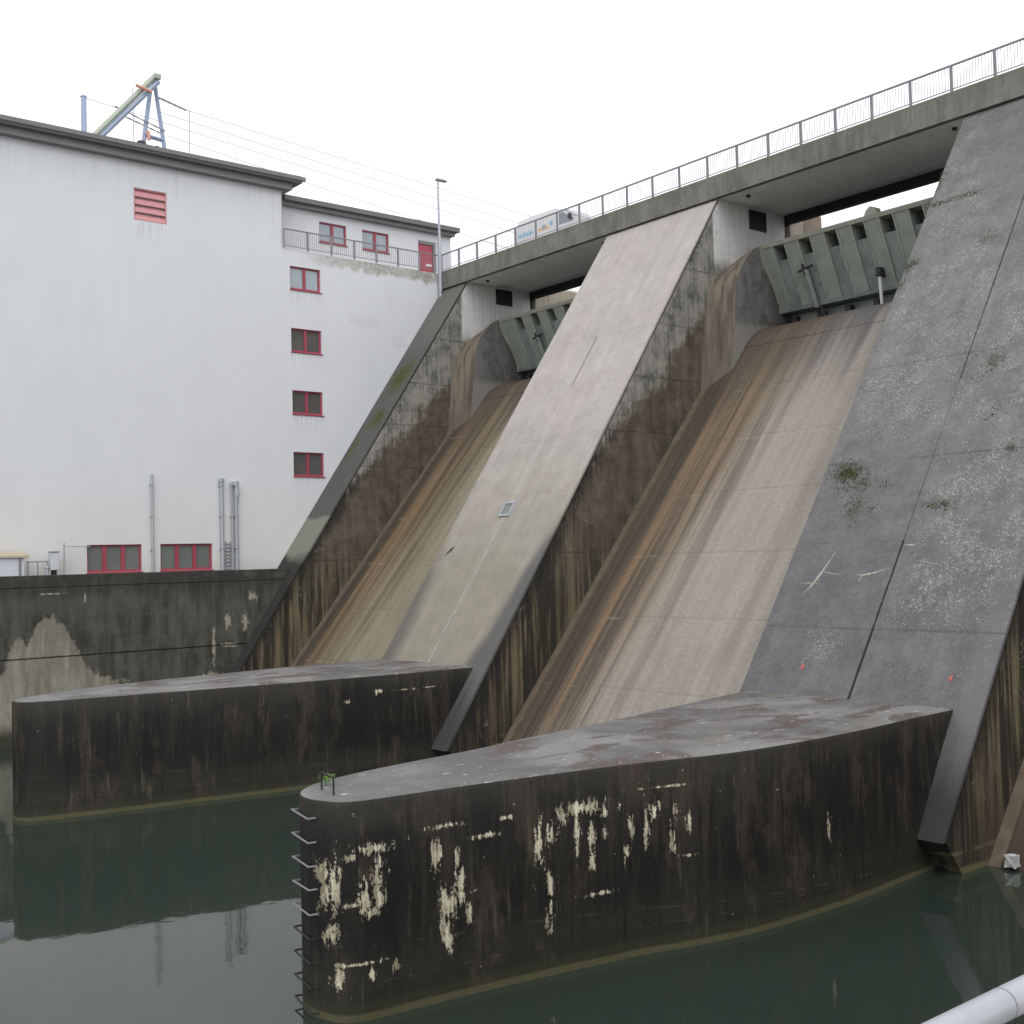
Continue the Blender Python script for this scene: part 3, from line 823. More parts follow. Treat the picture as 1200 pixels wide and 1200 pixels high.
pier1 = make_pier(P1L, P1R, 'narrow grey dam pier against the white powerhouse wall, with a mossy slope', MT['grey'], None, {}, [(P1R, 1)], MT['beige'], 41.0)
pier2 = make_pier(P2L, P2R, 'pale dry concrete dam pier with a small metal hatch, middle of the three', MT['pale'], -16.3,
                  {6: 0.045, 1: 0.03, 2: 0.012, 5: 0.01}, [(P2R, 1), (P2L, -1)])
pier3 = make_pier(P3L, P3R, 'wide dark grey dam pier speckled with white lichen and moss, nearest the camera', MT['dark'], 3.82,
                  {0: 0.04, 1: 0.045, 2: 0.035, 5: 0.022, 6: 0.03, 3: 0.012, 4: 0.006, 7: 0.025}, [(P3L, -1), (P3R, 1)])
pier4 = make_pier(P4L, P4R, 'dark dam pier beyond the right spillway, past the lichen-speckled pier', MT['grey'], None, {}, [(P4L, -1)])

# broken toe under the two guide wall piers
for p, xl, xr in ((pier3, P3L, P3R), (pier2, P2L, P2R)):
    V = [slope(xl, 0.855, 0.02), slope(xr, 0.855, 0.02), (xr, 15.5, 0.2), (xr, 15.74, -0.6), (xl, 15.74, -0.6), (xl, 15.4, 0.25),
         (xl + 3, 15.0, 0.35), (xr - 0.6, 15.05, 0.42)]
    part('broken_toe', (V, [(0, 6, 7, 1), (1, 7, 2), (0, 5, 6), (2, 7, 6, 5, 4, 3)]), MT['darkfe'], p)

# hatch on the pale pier
hz0, hz1, hx0, hx1 = 9.82, 10.46, -16.72, -15.98
fr = []
for (a, b_, c, d) in ((hx0, hx1, hz0, hz0 + 0.09), (hx0, hx1, hz1 - 0.09, hz1), (hx0, hx0 + 0.1, hz0 + 0.09, hz1 - 0.09), (hx1 - 0.1, hx1, hz0 + 0.09, hz1 - 0.09)):
    g = face_panel(a, b_, c, d, -0.07)
    fr.append(g)
hf = part('hatch_frame', cat_geo(fr), MT['galv'], pier2)
part('hatch_plate', face_panel(hx0 + 0.1, hx1 - 0.1, hz0 + 0.09, hz1 - 0.09, -0.03), MT['gate'], hf)

# dark plate and rim: painted shade of a hole high in the pier side
for p, x in ((pier2, P2R), (pier1, P1R)):
    fr = [box(x, x + 0.05, 33.15, 33.22, 23.45, 24.4), box(x, x + 0.05, 34.33, 34.4, 23.45, 24.4), box(x, x + 0.05, 33.22, 34.33, 24.33, 24.4), box(x, x + 0.05, 33.22, 34.33, 23.45, 23.52)]
    g = part('hole_rim', cat_geo(fr), MT['darkfe'], p)
    part('hole_shade_plate', box(x, x + 0.015, 33.22, 34.33, 23.52, 24.33), MT['shadowfe'], g)

# marks on the dark pier
def slope_patch(pts, off=-0.006):
    """thin slab lying on the sloping face, outline in (x, z)"""
    n = len(pts)
    V = [slope(x, z, off) for x, z in pts] + [slope(x, z, 0.02) for x, z in pts]
    F = [tuple(range(n))] + [(i, (i + 1) % n, n + (i + 1) % n, n + i) for i in range(n)]
    return V, F


def crack(line, w):
    """thin crust along a crack: a ragged ribbon lying on the slope"""
    rr = random.Random(len(line) + int(line[0][0] * 100))
    L_, R_ = [], []
    pts = []
    for (p, q) in zip(line[:-1], line[1:]):
        for k in range(5):
            pts.append((p[0] + (q[0] - p[0]) * k / 5, p[1] + (q[1] - p[1]) * k / 5))
    pts.append(line[-1])
    for i in range(len(pts)):
        p, q = pts[max(i - 1, 0)], pts[min(i + 1, len(pts) - 1)]
        d = Vector((q[0] - p[0], q[1] - p[1])).normalized()
        t_ = i / (len(pts) - 1)
        ww = w * (0.15 + math.sin(math.pi * min(max(t_, 0.02), 0.98))) * rr.uniform(0.4, 1.2)
        L_.append((pts[i][0] - d.y * ww, pts[i][1] + d.x * ww))
        R_.append((pts[i][0] + d.y * ww, pts[i][1] - d.x * ww))
    n = len(pts)
    V = [slope(x, z, -0.004) for x, z in L_ + R_]
    return V, [(i, i + 1, n + i + 1, n + i) for i in range(n - 1)]


for ln, w_ in (([(0.95, 6.6), (1.2, 6.95), (1.36, 7.3), (1.58, 7.9)], 0.045), ([(0.7, 6.94), (1.1, 6.96), (1.5, 6.93)], 0.014), ([(1.32, 7.32), (1.7, 7.24), (2.1, 7.2)], 0.014),
               ([(2.62, 7.2), (2.85, 7.18), (3.2, 7.24), (3.7, 7.38)], 0.028), ([(2.85, 7.2), (2.78, 7.02)], 0.03), ([(3.9, 8.05), (4.3, 8.03)], 0.02), ([(4.4, 7.6), (5.3, 7.45)], 0.012)):
    part('lime_crack', crack(ln, w_), MT['lime'], pier3)
part('spalled_scar', crack([(-19.25, 8.18), (-19.0, 8.42), (-18.8, 8.55)], 0.07), MT['darkfe'], pier2)
part('spalled_scar', crack([(-18.85, 8.4), (-18.6, 8.36)], 0.04), MT['lime'], pier2)
for (x, z) in ((1.94, 4.57), (6.66, 4.52)):
    part('survey_mark', slope_patch([(x + 0.07 * math.cos(k * 0.785) * random.uniform(0.7, 1.2), z + 0.07 * math.sin(k * 0.785) * random.uniform(0.8, 1.2)) for k in range(8)], -0.016), MT['redmark'], pier3)

# moss cushions: small clumps of blades standing on the slope
def moss_geo(spots):
    rnd = random.Random(3)
    V, F = [], []
    for (x, z, rx, rz, n) in spots:
        for _ in range(n):
            a = rnd.gauss(x, rx * 0.5)
            c = rnd.gauss(z, rz * 0.5)
            s = rnd.uniform(0.015, 0.045)
            h = rnd.uniform(0.01, 0.04)
            t = rnd.uniform(0, 6.28)
            k = len(V)
            for q in range(3):
                V.append(slope(a + s * math.cos(t + q * 2.09), c + s * math.sin(t + q * 2.09), 0.01))
            V.append(slope(a + rnd.uniform(-.02, .02), c + rnd.uniform(-.02, .02), -h))
            F += [(k, k + 1, k + 3), (k + 1, k + 2, k + 3), (k + 2, k, k + 3)]
    return V, F


tag(part('moss', moss_geo([(0.9, 10.45, 0.55, 0.32, 700), (1.3, 10.1, 0.7, 0.4, 160), (1.7, 10.0, 0.3, 0.3, 60), (1.6, 9.3, 0.4, 0.5, 90), (2.4, 9.9, 0.3, 0.2, 30), (2.3, 9.2, 0.2, 0.2, 20),
                           (4.8, 9.2, 0.3, 0.15, 60), (4.3, 9.2, 0.3, 0.15, 40), (6.3, 10.7, 0.2, 0.25, 40), (0.2, 18.1, 0.35, 0.15, 90), (0.1, 17.3, 0.2, 0.5, 60),
                           (0.4, 20.55, 0.5, 0.12, 80), (1.6, 20.6, 0.6, 0.12, 60), (4.8, 13.6, 0.5, 0.5, 70), (0.05, 21.6, 0.15, 0.6, 40), (5.4, 11.9, 0.4, 0.3, 30)]), MT['moss'], pier3), kind='stuff')
tag(part('moss', moss_geo([(-33.2, 18.7, 0.9, 0.9, 420), (-33.0, 16.3, 0.6, 0.6, 160), (-34.2, 14.3, 0.2, 0.8, 80)]), MT['moss'], pier1), kind='stuff')

# ------------------------------------------------------------------ spillway chutes
CJ = [-1.0, 3.1, 5.6, 8.0, 10.45, 12.8, 15.15, 17.3]


def cy(z): return 17.61 + 0.83 * (z - 1.18)


def make_chute(xl, xr, label, mat):
    t = thing('spillway_chute', label, 'spillway', ((xl + xr) / 2, 26, 0), 'spillway chutes of the dam')
    for i in range(len(CJ) - 1):
        a, b_ = CJ[i] + 0.001, CJ[i + 1] - 0.001
        o = random.uniform(0, 0.003)
        c = 0.003
        pr = [(cy(a) + o + c, a), (cy(a + c) + o, a + c), (cy(b_ - c) + o, b_ - c), (cy(b_) + o + c, b_), (cy(b_) + 0.4, b_), (cy(a) + 0.4, a)]
        part('chute_panel', prism(pr, 'x', xl + 0.36, xr - 0.003), mat, t)
        k = [(cy(a) - 0.1, a), (cy(b_) - 0.1, b_), (cy(b_) + 0.4, b_), (cy(a) + 0.4, a)]
        part('chute_kerb', prism(k, 'x', xl + 0.003, xl + 0.34), MT['kerb'], t)
    z = 17.3
    crest = [(cy(z), z + 0.012), (31.25, 17.62), (31.6, 17.93), (32.0, 18.18), (32.5, 18.36), (33.1, 18.45), (34.0, 18.47), (36.2, 18.47), (36.2, 16), (33, 14), (cy(z) + 0.5, z + 0.012)]
    part('crest', prism(crest, 'x', xl + 0.003, xr - 0.003), mat, t, smooth=25)
    core = [(cy(-1.2) + 0.39, -1.2), (cy(17.2) + 0.39, 17.2), (36.2, 15.9), (36.2, -3.8), (17, -3.8)]
    part('chute_core', prism(core, 'x', xl + 0.003, xr - 0.003), MT['plainc'], t)
    return t


make_chute(P1R, P2L, 'ochre streaked spillway chute between the powerhouse-side pier and the pale pier', MT['chute_a'])
make_chute(P2R, P3L, 'wide pale spillway chute with rusty left margin between pale pier and lichen-speckled pier', MT['chute_b'])
make_chute(P3R, P4L, 'dark brown spillway chute right of the lichen-speckled pier, only its foot in view', MT['chute_c'])

# ------------------------------------------------------------------ flap gates
GK = 0.438


def gy(z): return 32.36 + GK * (22.24 - z)


def gslab(x0, x1, z0, z1, front, back, kink=None):
    """piece of the leaning leaf between two heights; front and back are offsets along Y"""
    pr = [(gy(z0) + front, z0), (gy(z1) + front, z1), (gy(z1) + back, z1), (gy(z0) + back, z0)]
    return prism(pr, 'x', x0, x1)


def make_gate(xl, xr, first, pitch, strut_x, rod_x, label):
    t = thing('flap_gate', label, 'sluice gate', ((xl + xr) / 2, 33, 19), 'flap gates of the dam')
    part('back_plate', gslab(xl, xr, 19.18, 22.2, 0.75, 0.9), MT['pocket'], t)
    part('top_flange', gslab(xl, xr, 22.06, 22.24, -0.02, 0.75), MT['ribpaint'], t)
    part('bottom_edge', gslab(xl, xr, 19.18, 19.34, 0.0, 0.75), MT['gate'], t)
    x = first
    xs = []
    while x + 0.62 < xr - 0.2:
        xs.append(x)
        x += pitch
    for x in xs:
        part('skin_panel', gslab(x + 0.003, x + 0.617, 19.34, 21.42, 0.1, 0.2), MT['gate'], t)
    edges = [xl] + [q for x in xs for q in (x, x + 0.62)] + [xr]
    for i in range(0, len(edges) - 1, 2):
        a, b_ = edges[i], edges[i + 1]
        if b_ - a < 0.05:
            continue
        rb = part('rib', gslab(a, b_, 19.34, 22.06, 0.02, 0.7), MT['ribband'], t)
        for q in (a, b_ - 0.074):
            if b_ - a > 0.3:
                part('rib_flange', gslab(q + 0.002, q + 0.072, 20.3 if (i // 2) % 2 else 19.6, 22.05, -0.025, 0.018), MT['ribpaint'], rb)
    # curved side seal
    s = [(gy(z) - 0.05 + 0.16 * math.sin((z - 19.18) / 3.06 * math.pi * 2), z) for z in [19.18 + 3.06 * k / 10 for k in range(11)]]
    part('side_seal', prism(s + [(y + 0.3, z) for y, z in reversed(s)], 'x', xl - 0.09, xl - 0.004), MT['ribpaint'], t)
    # strut with a cross piece
    st = part('strut', tube([(strut_x, gy(20.75) - 0.14, 20.75), (strut_x + 0.03, gy(19.1) - 0.14, 19.1)], 0.12, 10), MT['gate'], t)
    part('cross_bar', tube([(strut_x - 0.38, gy(20.78) - 0.16, 20.7), (strut_x + 0.42, gy(20.78) - 0.16, 20.86)], 0.06, 8), MT['darkfe'], st)
    part('cross_bar', tube([(strut_x - 0.1, gy(20.95) - 0.16, 21.0), (strut_x - 0.02, gy(20.6) - 0.2, 20.5)], 0.06, 8), MT['darkfe'], st)
    part('foot_link', tube([(strut_x + 0.1, 33.75, 19.15), (strut_x + 0.25, 33.9, 18.6)], 0.1, 8), MT['darkfe'], t)
    hb = part('hinge_beam', bbox(xl + 0.05, xr, 34.35, 34.75, 18.5, 19.17, 0.03), MT['gate'], t)
    for k in range(7):
        xx = xl + 0.5 + k * (xr - xl - 1) / 6
        part('hinge_block', bbox(xx - 0.14, xx + 0.14, 33.95, 34.34, 18.48, 19.0, 0.03), MT['darkfe'], hb)
    if rod_x is not None:
        part('white_rod', tube([(rod_x + 0.12, 33.15, 19.75), (rod_x - 0.1, 33.6, 18.5)], 0.075, 8), MT['white'], t)
        part('rod_bracket', bbox(rod_x + 0.02, rod_x + 0.24, 33.0, 33.45, 19.72, 20.1, 0.02), MT['darkfe'], t)
        part('lug', prism([(rod_x - 0.15, 22.2), (rod_x + 0.55, 22.2), (rod_x + 0.45, 22.55), (rod_x + 0.2, 22.65), (rod_x, 22.5)], 'y', gy(22.2) + 0.1, gy(22.2) + 0.5), MT['ribpaint'], t)
    return t


make_gate(P2R + 1.26, P3L - 1.26, -10.57, 1.408, -9.12, -5.6, 'green ribbed flap gate with white rod, above the wide pale spillway')
make_gate(P1R + 1.36, P2L - 1.26, -29.47, 1.408, -27.95, None, 'green ribbed flap gate half hidden by the pale pier, above the ochre spillway')

# ------------------------------------------------------------------ bridge deck
deck = thing('bridge_deck', 'long grey concrete road deck crossing the top of the dam piers', 'bridge', (0, 33, 24.5))
part('deck_slab', box(P1L, 60, YD + 0.3, YU - 0.35, ZU, 25.44), MT['soffit'], deck)
part('edge_beam', prism([(YD, ZU), (YD + 0.298, ZU), (YD + 0.298, 25.52), (YD + 0.3, 25.6), (YD + 0.03, 25.6), (YD, 25.56)], 'x', P1L, 60), MT['fascia'], deck)
part('upstream_beam', box(P1L, 60, YU - 0.348, YU, 24.1, 25.5), MT['shadowfe'], deck)
part('roadway', box(P1L, 60, YD + 0.302, YU - 0.352, 25.444, 25.5), MT['asphalt'], deck)
for x in (-31.0, -21.0, -11.3, -0.9):
    part('drain_spout', tube([(x, 31.7, ZU + 0.05), (x, 31.7, ZU - 0.1)], 0.1, 10), MT['darkfe'], deck)


def railing(name, label, x0, y0, x1, y1, zb, npost, cat='railing'):
    t = thing(name, label, cat, (x0, y0, zb))
    L = math.hypot(x1 - x0, y1 - y0)
    ux, uy = (x1 - x0) / L, (y1 - y0) / L
    def bar(s0, s1, z0, z1, w):
        V = []
        for s in (s0, s1):
            for q in (-w, w):
                for z in (z0, z1):
                    V.append((x0 + ux * s - uy * q, y0 + uy * s + ux * q, z))
        return V, [(0, 1, 3, 2), (4, 6, 7, 5), (0, 4, 5, 1), (2, 3, 7, 6), (0, 2, 6, 4), (1, 5, 7, 3)]
    part('top_rail', bar(0, L, zb + 1.02, zb + 1.08, 0.035), MT['steel'], t)
    part('bottom_rail', bar(0, L, zb + 0.1, zb + 0.13, 0.018), MT['steel'], t)
    for k in range(npost):
        s = L * k / (npost - 1)
        part('post', bar(max(0, s - 0.055), min(L, s + 0.055), zb - 0.02, zb + 1.018, 0.03), MT['steel'], t)
    bs = []
    nb = int(L / 0.128)
    for k in range(1, nb):
        s = L * k / nb
        bs.append(bar(s - 0.0075, s + 0.0075, zb + 0.132, zb + 1.018, 0.006))
    tag(part('balusters', cat_geo(bs), MT['steel'], t), kind='stuff')
    return t


railing('deck_railing', 'long grey metal railing along the downstream edge of the road deck', -34.45, YD + 0.14, -34.45 + 1.788 * 40, YD + 0.14, 25.61, 41)
railing('terrace_railing', 'short grey metal railing on the powerhouse terrace in front of the red door', FX + 0.08, 20.08, FX + 0.08, 30.7, 25.56, 8)

# ------------------------------------------------------------------ powerhouse
ph = thing('power_station', 'large white hydroelectric powerhouse with red windows left of the dam', 'building', (-42, 5, 5))
UX = -36.46
hole_small = [(20.48, 22.4, 23.3, 24.6), (20.48, 22.4, 19.8, 21.12), (20.48, 22.4, 16.32, 17.64), (20.48, 22.4, 12.86, 14.2)]
hole_big = [(9.04, 11.8, 7.84, 9.2), (12.77, 15.6, 7.84, 9.2)]
hole_louv = (11.63, 13.38, 25.76, 27.42)


def wall_holes(x, ya, yb, za, zb, holes, depth):
    """wall face in the plane X = x with openings and their reveals"""
    ys = sorted({ya, yb, *[h[0] for h in holes], *[h[1] for h in holes]})
    zs = sorted({za, zb, *[h[2] for h in holes], *[h[3] for h in holes]})
    V, F, ix = [], [], {}
    def vid(p):
        if p not in ix:
            ix[p] = len(V)
            V.append(p)
        return ix[p]
    for i in range(len(ys) - 1):
        for j in range(len(zs) - 1):
            my, mz = (ys[i] + ys[i + 1]) / 2, (zs[j] + zs[j + 1]) / 2
            inside = any(h[0] < my < h[1] and h[2] < mz < h[3] for h in holes)
            xx = x - depth if inside else x
            F.append((vid((xx, ys[i], zs[j])), vid((xx, ys[i + 1], zs[j])), vid((xx, ys[i + 1], zs[j + 1])), vid((xx, ys[i], zs[j + 1]))))
    for h in holes:
        c = [(h[0], h[2]), (h[1], h[2]), (h[1], h[3]), (h[0], h[3])]
        for k in range(4):
            p, q = c[k], c[(k + 1) % 4]
            ysub = [v for v in (ys if p[1] == q[1] else zs) if min(p[0 if p[1] == q[1] else 1], q[0 if p[1] == q[1] else 1]) <= v <= max(p[0 if p[1] == q[1] else 1], q[0 if p[1] == q[1] else 1])]
            for a, b_ in zip(ysub[:-1], ysub[1:]):
                if p[1] == q[1]:
                    F.append((vid((x, a, p[1])), vid((x, b_, p[1])), vid((x - depth, b_, p[1])), vid((x - depth, a, p[1]))))
                else:
                    F.append((vid((x, p[0], a)), vid((x, p[0], b_)), vid((x - depth, p[0], b_)), vid((x - depth, p[0], a))))
    return V, F


# lower front runs the full length, the tall block stands on its left part
part('front_wall', wall_holes(FX, -25.0, 20.04, 5.0, 28.76, hole_big + [hole_louv], 0.2), MT['render'], ph)
part('stair_wall', wall_holes(FX, 20.04, 32.0, 5.0, 25.5, hole_small, 0.2), MT['render'], ph)
part('block_core', box(-50, FX - 0.25, -25, 20.04, 5.0, 28.76), MT['render'], ph)
part('terrace_floor', box(-50, FX - 0.01, 20.045, 35.8, 25.3, 25.5), MT['plainc'], ph)
part('lower_core', box(-50, FX - 0.25, 20.045, 35.8, 5.0, 25.29), MT['render'], ph)
up_holes = [(23.53, 25.37, 26.86, 28.06), (26.49, 28.38, 26.86, 28.04), (30.56, 31.9, 25.52, 28.03)]
part('upper_wall', wall_holes(UX, 20.045, 33.05, 25.5, 28.57, up_holes, 0.18), MT['render'], ph)
part('upper_core', box(-50, UX - 0.2, 20.045, 33.05, 25.505, 28.57), MT['render'], ph)
part('block_side_wall', box(UX - 0.2, FX, 20.02, 20.06, 25.5, 28.75), MT['render'], ph)
part('upper_side_wall', box(-50, UX, 33.052, 33.07, 25.5, 28.57), MT['render'], ph)
# cornices
r = part('roof', box(-50.6, FX + 0.75, -25.6, 20.95, 29.12, 29.5), MT['gutter'], ph)
part('soffit_step', box(-50.4, FX + 0.42, -25.4, 20.5, 28.76, 29.12), MT['cornice'], r)
part('gutter', prism([(FX + 0.75, 29.2), (FX + 0.87, 29.24), (FX + 0.9, 29.42), (FX + 0.75, 29.42)], 'y', -25.6, 21.1), MT['cornice'], r)
r2 = part('roof', box(-50.4, UX + 0.6, 20.97, 33.4, 28.8, 29.08), MT['gutter'], ph)
part('soffit_step', box(-50.2, UX + 0.34, 20.065, 33.2, 28.57, 28.8), MT['cornice'], r2)


def window(y0, y1, z0, z1, x, n, glass, fw=0.11, sill=True):
    xi = x - 0.2
    fr = [box(xi + 0.01, xi + 0.1, y0, y1, z1 - fw * 0.75, z1), box(xi + 0.01, xi + 0.1, y0, y1, z0, z0 + fw),
          box(xi + 0.01, xi + 0.1, y0, y0 + fw * 0.6, z0 + fw, z1 - fw * 0.75), box(xi + 0.01, xi + 0.1, y1 - fw, y1, z0 + fw, z1 - fw * 0.75)]
    w = part('window', cat_geo(fr), MT['red'], ph)
    ya, yb = y0 + fw * 0.6, y1 - fw
    mwid = 0.17 if n == 2 else 0.21
    pw = (yb - ya - mwid * (n - 1)) / n
    for k in range(n):
        p0 = ya + k * (pw + mwid)
        part('pane', box(xi + 0.03, xi + 0.05, p0, p0 + pw, z0 + fw, z1 - fw * 0.75), glass, w)
        if k < n - 1:
            part('mullion', box(xi + 0.01, xi + 0.115, p0 + pw, p0 + pw + mwid, z0 + fw, z1 - fw * 0.75), MT['red'], w)
    if sill:
        part('sill', bbox(xi + 0.012, x + 0.06, y0 - 0.03, y1 + 0.06, z0 - 0.06, z0 - 0.003, 0.01), MT['red'], w)
    return w


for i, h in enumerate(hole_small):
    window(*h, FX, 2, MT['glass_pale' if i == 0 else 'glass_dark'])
for h in hole_big:
    window(*h, FX, 3, MT['glass_mid'])
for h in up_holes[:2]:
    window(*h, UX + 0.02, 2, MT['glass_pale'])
# louvred opening
y0, y1, z0, z1 = hole_louv
lv = part('louvre_window', cat_geo([box(FX - 0.19, FX - 0.05, y0, y0 + 0.07, z0, z1), box(FX - 0.19, FX - 0.05, y1 - 0.07, y1, z0, z1), box(FX - 0.19, FX - 0.05, y0 + 0.07, y1 - 0.07, z1 - 0.06, z1)]), MT['redpale'], ph)
for k in range(4):
    za = z0 + k * (z1 - z0 - 0.06) / 4
    hh = (z1 - z0 - 0.06) / 4
    part('slat', prism([(FX - 0.03, za + 0.02), (FX - 0.02, za + 0.05), (FX - 0.16, za + hh - 0.02), (FX - 0.18, za + hh - 0.05)], 'y', y0 + 0.072, y1 - 0.072), MT['redpale'], lv)
# door
y0, y1, z0, z1 = up_holes[2]
dr = part('door', bbox(UX - 0.14, UX - 0.08, y0 + 0.04, y1 - 0.22, z0, z1 - 0.22, 0.015), MT['doorred'], ph)
part('door_plate', bbox(UX - 0.08, UX - 0.05, y1 - 0.75, y1 - 0.3, z0 + 0.95, z0 + 1.1, 0.01), MT['white'], dr)
part('door_handle', tube([(UX - 0.06, y1 - 0.36, z0 + 1.2), (UX + 0.0, y1 - 0.36, z0 + 1.2), (UX + 0.0, y1 - 0.5, z0 + 1.2)], 0.015, 6), MT['galv'], dr)
part('door_frame', cat_geo([box(UX - 0.17, UX - 0.02, y1 - 0.2, y1, z0, z1), box(UX - 0.17, UX - 0.02, y0, y1 - 0.202, z1 - 0.2, z1)]), MT['cornice'], ph)
# pipes on the front
def wall_pipe(y, zt, r_, name='vent_pipe', cap=True):
    p = part(name, tube([(FX + 0.16, y, 7.66), (FX + 0.16, y, zt)], r_, 10), MT['galv'], ph, smooth=40)
    for z in (8.9, 10.6, 12.2):
        if z < zt:
            part('pipe_clip', bbox(FX, FX + 0.16 + r_, y - r_ - 0.02, y + r_ + 0.02, z, z + 0.06, 0.008), MT['galv'], p)
    if cap:
        part('pipe_cap', tube([(FX + 0.16, y, zt), (FX + 0.16, y, zt + 0.02), (FX + 0.16, y, zt + 0.22), (FX + 0.16, y, zt + 0.25)], [r_, r_ * 1.5, r_ * 1.5, r_ * 1.1], 10), MT['galv'], p)
    return p


wall_pipe(12.32, 12.75, 0.065, cap=False)
wall_pipe(16.1, 12.4, 0.1)
wall_pipe(16.68, 12.2, 0.05)
p = wall_pipe(16.92, 12.25, 0.1)
part('elbow', tube([(FX + 0.16, 16.75, 12.3), (FX + 0.2, 16.95, 12.25), (FX + 0.24, 16.97, 11.7)], 0.11, 8), MT['galv'], p)
lad = part('cable_ladder', cat_geo([box(FX + 0.02, FX + 0.1, 16.3, 16.34, 7.66, 9.3), box(FX + 0.02, FX + 0.1, 16.58, 16.62, 7.66, 9.3)]), MT['galv'], ph)
for k in range(8):
    part('tray_rung', box(FX + 0.03, FX + 0.08, 16.342, 16.578, 7.8 + k * 0.19, 7.86 + k * 0.19), MT['steel'], lad)

# ------------------------------------------------------------------ retaining wall
rw = thing('retaining_wall', 'dark stained concrete retaining wall with a pale arch-shaped patch below the powerhouse', 'retaining wall', (-33.5, 0, 0))
part('wall_lift', bbox(-34.3, -32.9, -60, 18.95, -3.5, 3.93, 0.02), MT['retain'], rw)
part('wall_lift', bbox(-34.3, -32.905, -60, 18.95, 3.96, 7.2, 0.02), MT['retain'], rw)
part('coping', bbox(-34.3, -32.885, -60, 19.2, 7.205, 7.78, 0.03), MT['retain'], rw)

# ------------------------------------------------------------------ guide walls
def smooth_loop(P, n):
    out = []
    m_ = len(P)
    for i in range(m_):
        p0, p1, p2, p3 = (Vector(P[(i + k - 1) % m_]) for k in range(4))
        for k in range(n):
            t = k / n
            out.append(0.5 * ((2 * p1) + (p2 - p0) * t + (2 * p0 - 5 * p1 + 4 * p2 - p3) * t * t + (3 * p1 - p0 - 3 * p2 + p3) * t ** 3))
    return out


def guide_wall(label, side, matside, ztop):
    xs = [p[0] for p in side]
    t = thing('guide_wall', label, 'guide wall', (sum(xs) / len(xs), 8, 0), 'guide walls below the dam piers')
    L = smooth_loop([(x, y) for x, y in side], 6)
    n = len(L)
    ctr = Vector((sum(p.x for p in L) / n, sum(p.y for p in L) / n))
    def ring(z, inset):
        out = []
        for i in range(n):
            d = (L[(i + 1) % n] - L[i - 1])
            nr = Vector((d.y, -d.x)).normalized()
            if (L[i] - ctr).dot(nr) < 0: nr = -nr
            q = L[i] - nr * inset
            out.append((q.x, q.y, z))
        return out
    lev = [(-3.6, 0), (0.0, 0.0), (0.62, 0), (0.65, 0.008), (1.9, 0.008), (ztop - 0.1, 0), (ztop - 0.03, 0.03), (ztop, 0.1)]
    V, F, MI = [], [], []
    for z, ins in lev:
        V += ring(z, ins)
    for j in range(len(lev) - 1):
        for i in range(n):
            F.append((j * n + i, j * n + (i + 1) % n, (j + 1) * n + (i + 1) % n, (j + 1) * n + i))
            MI.append(1 if j >= len(lev) - 2 else 0)
    F.append(tuple((len(lev) - 1) * n + i for i in range(n)))
    MI.append(1)
    part('wall_body', (V, F, MI), [matside, MT['wtop']], t, smooth=30)
    return t


# pier slope is met at about Y = 16.5; the tail runs into the pier
w3 = guide_wall('nearest dark guide wall with white lime streaks and iron rungs, in front of the lichen-speckled pier',
                [(4.55, -0.82), (5.1, -0.78), (5.6, -0.45), (5.78, 0.6), (5.95, 2.1), (6.5, 5.3), (7.05, 7.4), (7.28, 9.2), (7.3, 12.0), (7.1, 14.5), (7.0, 16.5), (7.0, 18.2), (0.0, 18.2), (0.25, 16.2), (0.9, 13.2), (1.35, 11.0), (1.9, 8.5), (2.4, 5.7), (2.72, 4.4), (3.12, 1.7), (3.55, 0.1), (4.0, -0.55)], MT['w3'], 3.805)
w2 = guide_wall('farther dark guide wall without lime streaks, in front of the pale pier',
                [(-16.35, 0.3), (-15.95, 0.42), (-15.65, 0.75), (-15.2, 2.6), (-14.5, 6.5), (-13.9, 10.0), (-13.5, 13.5), (-13.3, 16.5), (-13.3, 18.2), (-19.84, 18.2), (-19.84, 15.8), (-19.8, 12.7), (-19.45, 8.6), (-18.75, 4.2), (-17.8, 1.8), (-16.95, 0.5)], MT['w2'], 3.805)

# iron rungs up the nose, each one bar bent twice
ra, rb = Vector((4.1, -0.6)), Vector((5.0, -0.8))
d2 = (rb - ra).normalized()
n2 = Vector((d2.y, -d2.x))
if n2.y > 0: n2 = -n2
rung0 = None
for k in range(9):
    z = 3.47 - 0.42 * k
    tilt = random.uniform(-0.02, 0.02)
    pts = []
    for (q, o_) in ((ra, -0.12), (ra, 0.17), (rb, 0.15), (rb, -0.12)):
        w_ = q + n2 * o_
        pts.append((w_.x, w_.y, z + tilt * (1 if q is rb else -1)))
    part('ladder_rung', tube(pts, 0.018, 7), MT['steel'] if k < 5 else MT['darkfe'], w3)
part('grab_hoop', tube([(4.35, -0.3, 3.78), (4.35, -0.3, 4.12), (4.98, -0.42, 4.12), (4.98, -0.42, 3.78)], 0.018, 7), MT['darkfe'], w3)

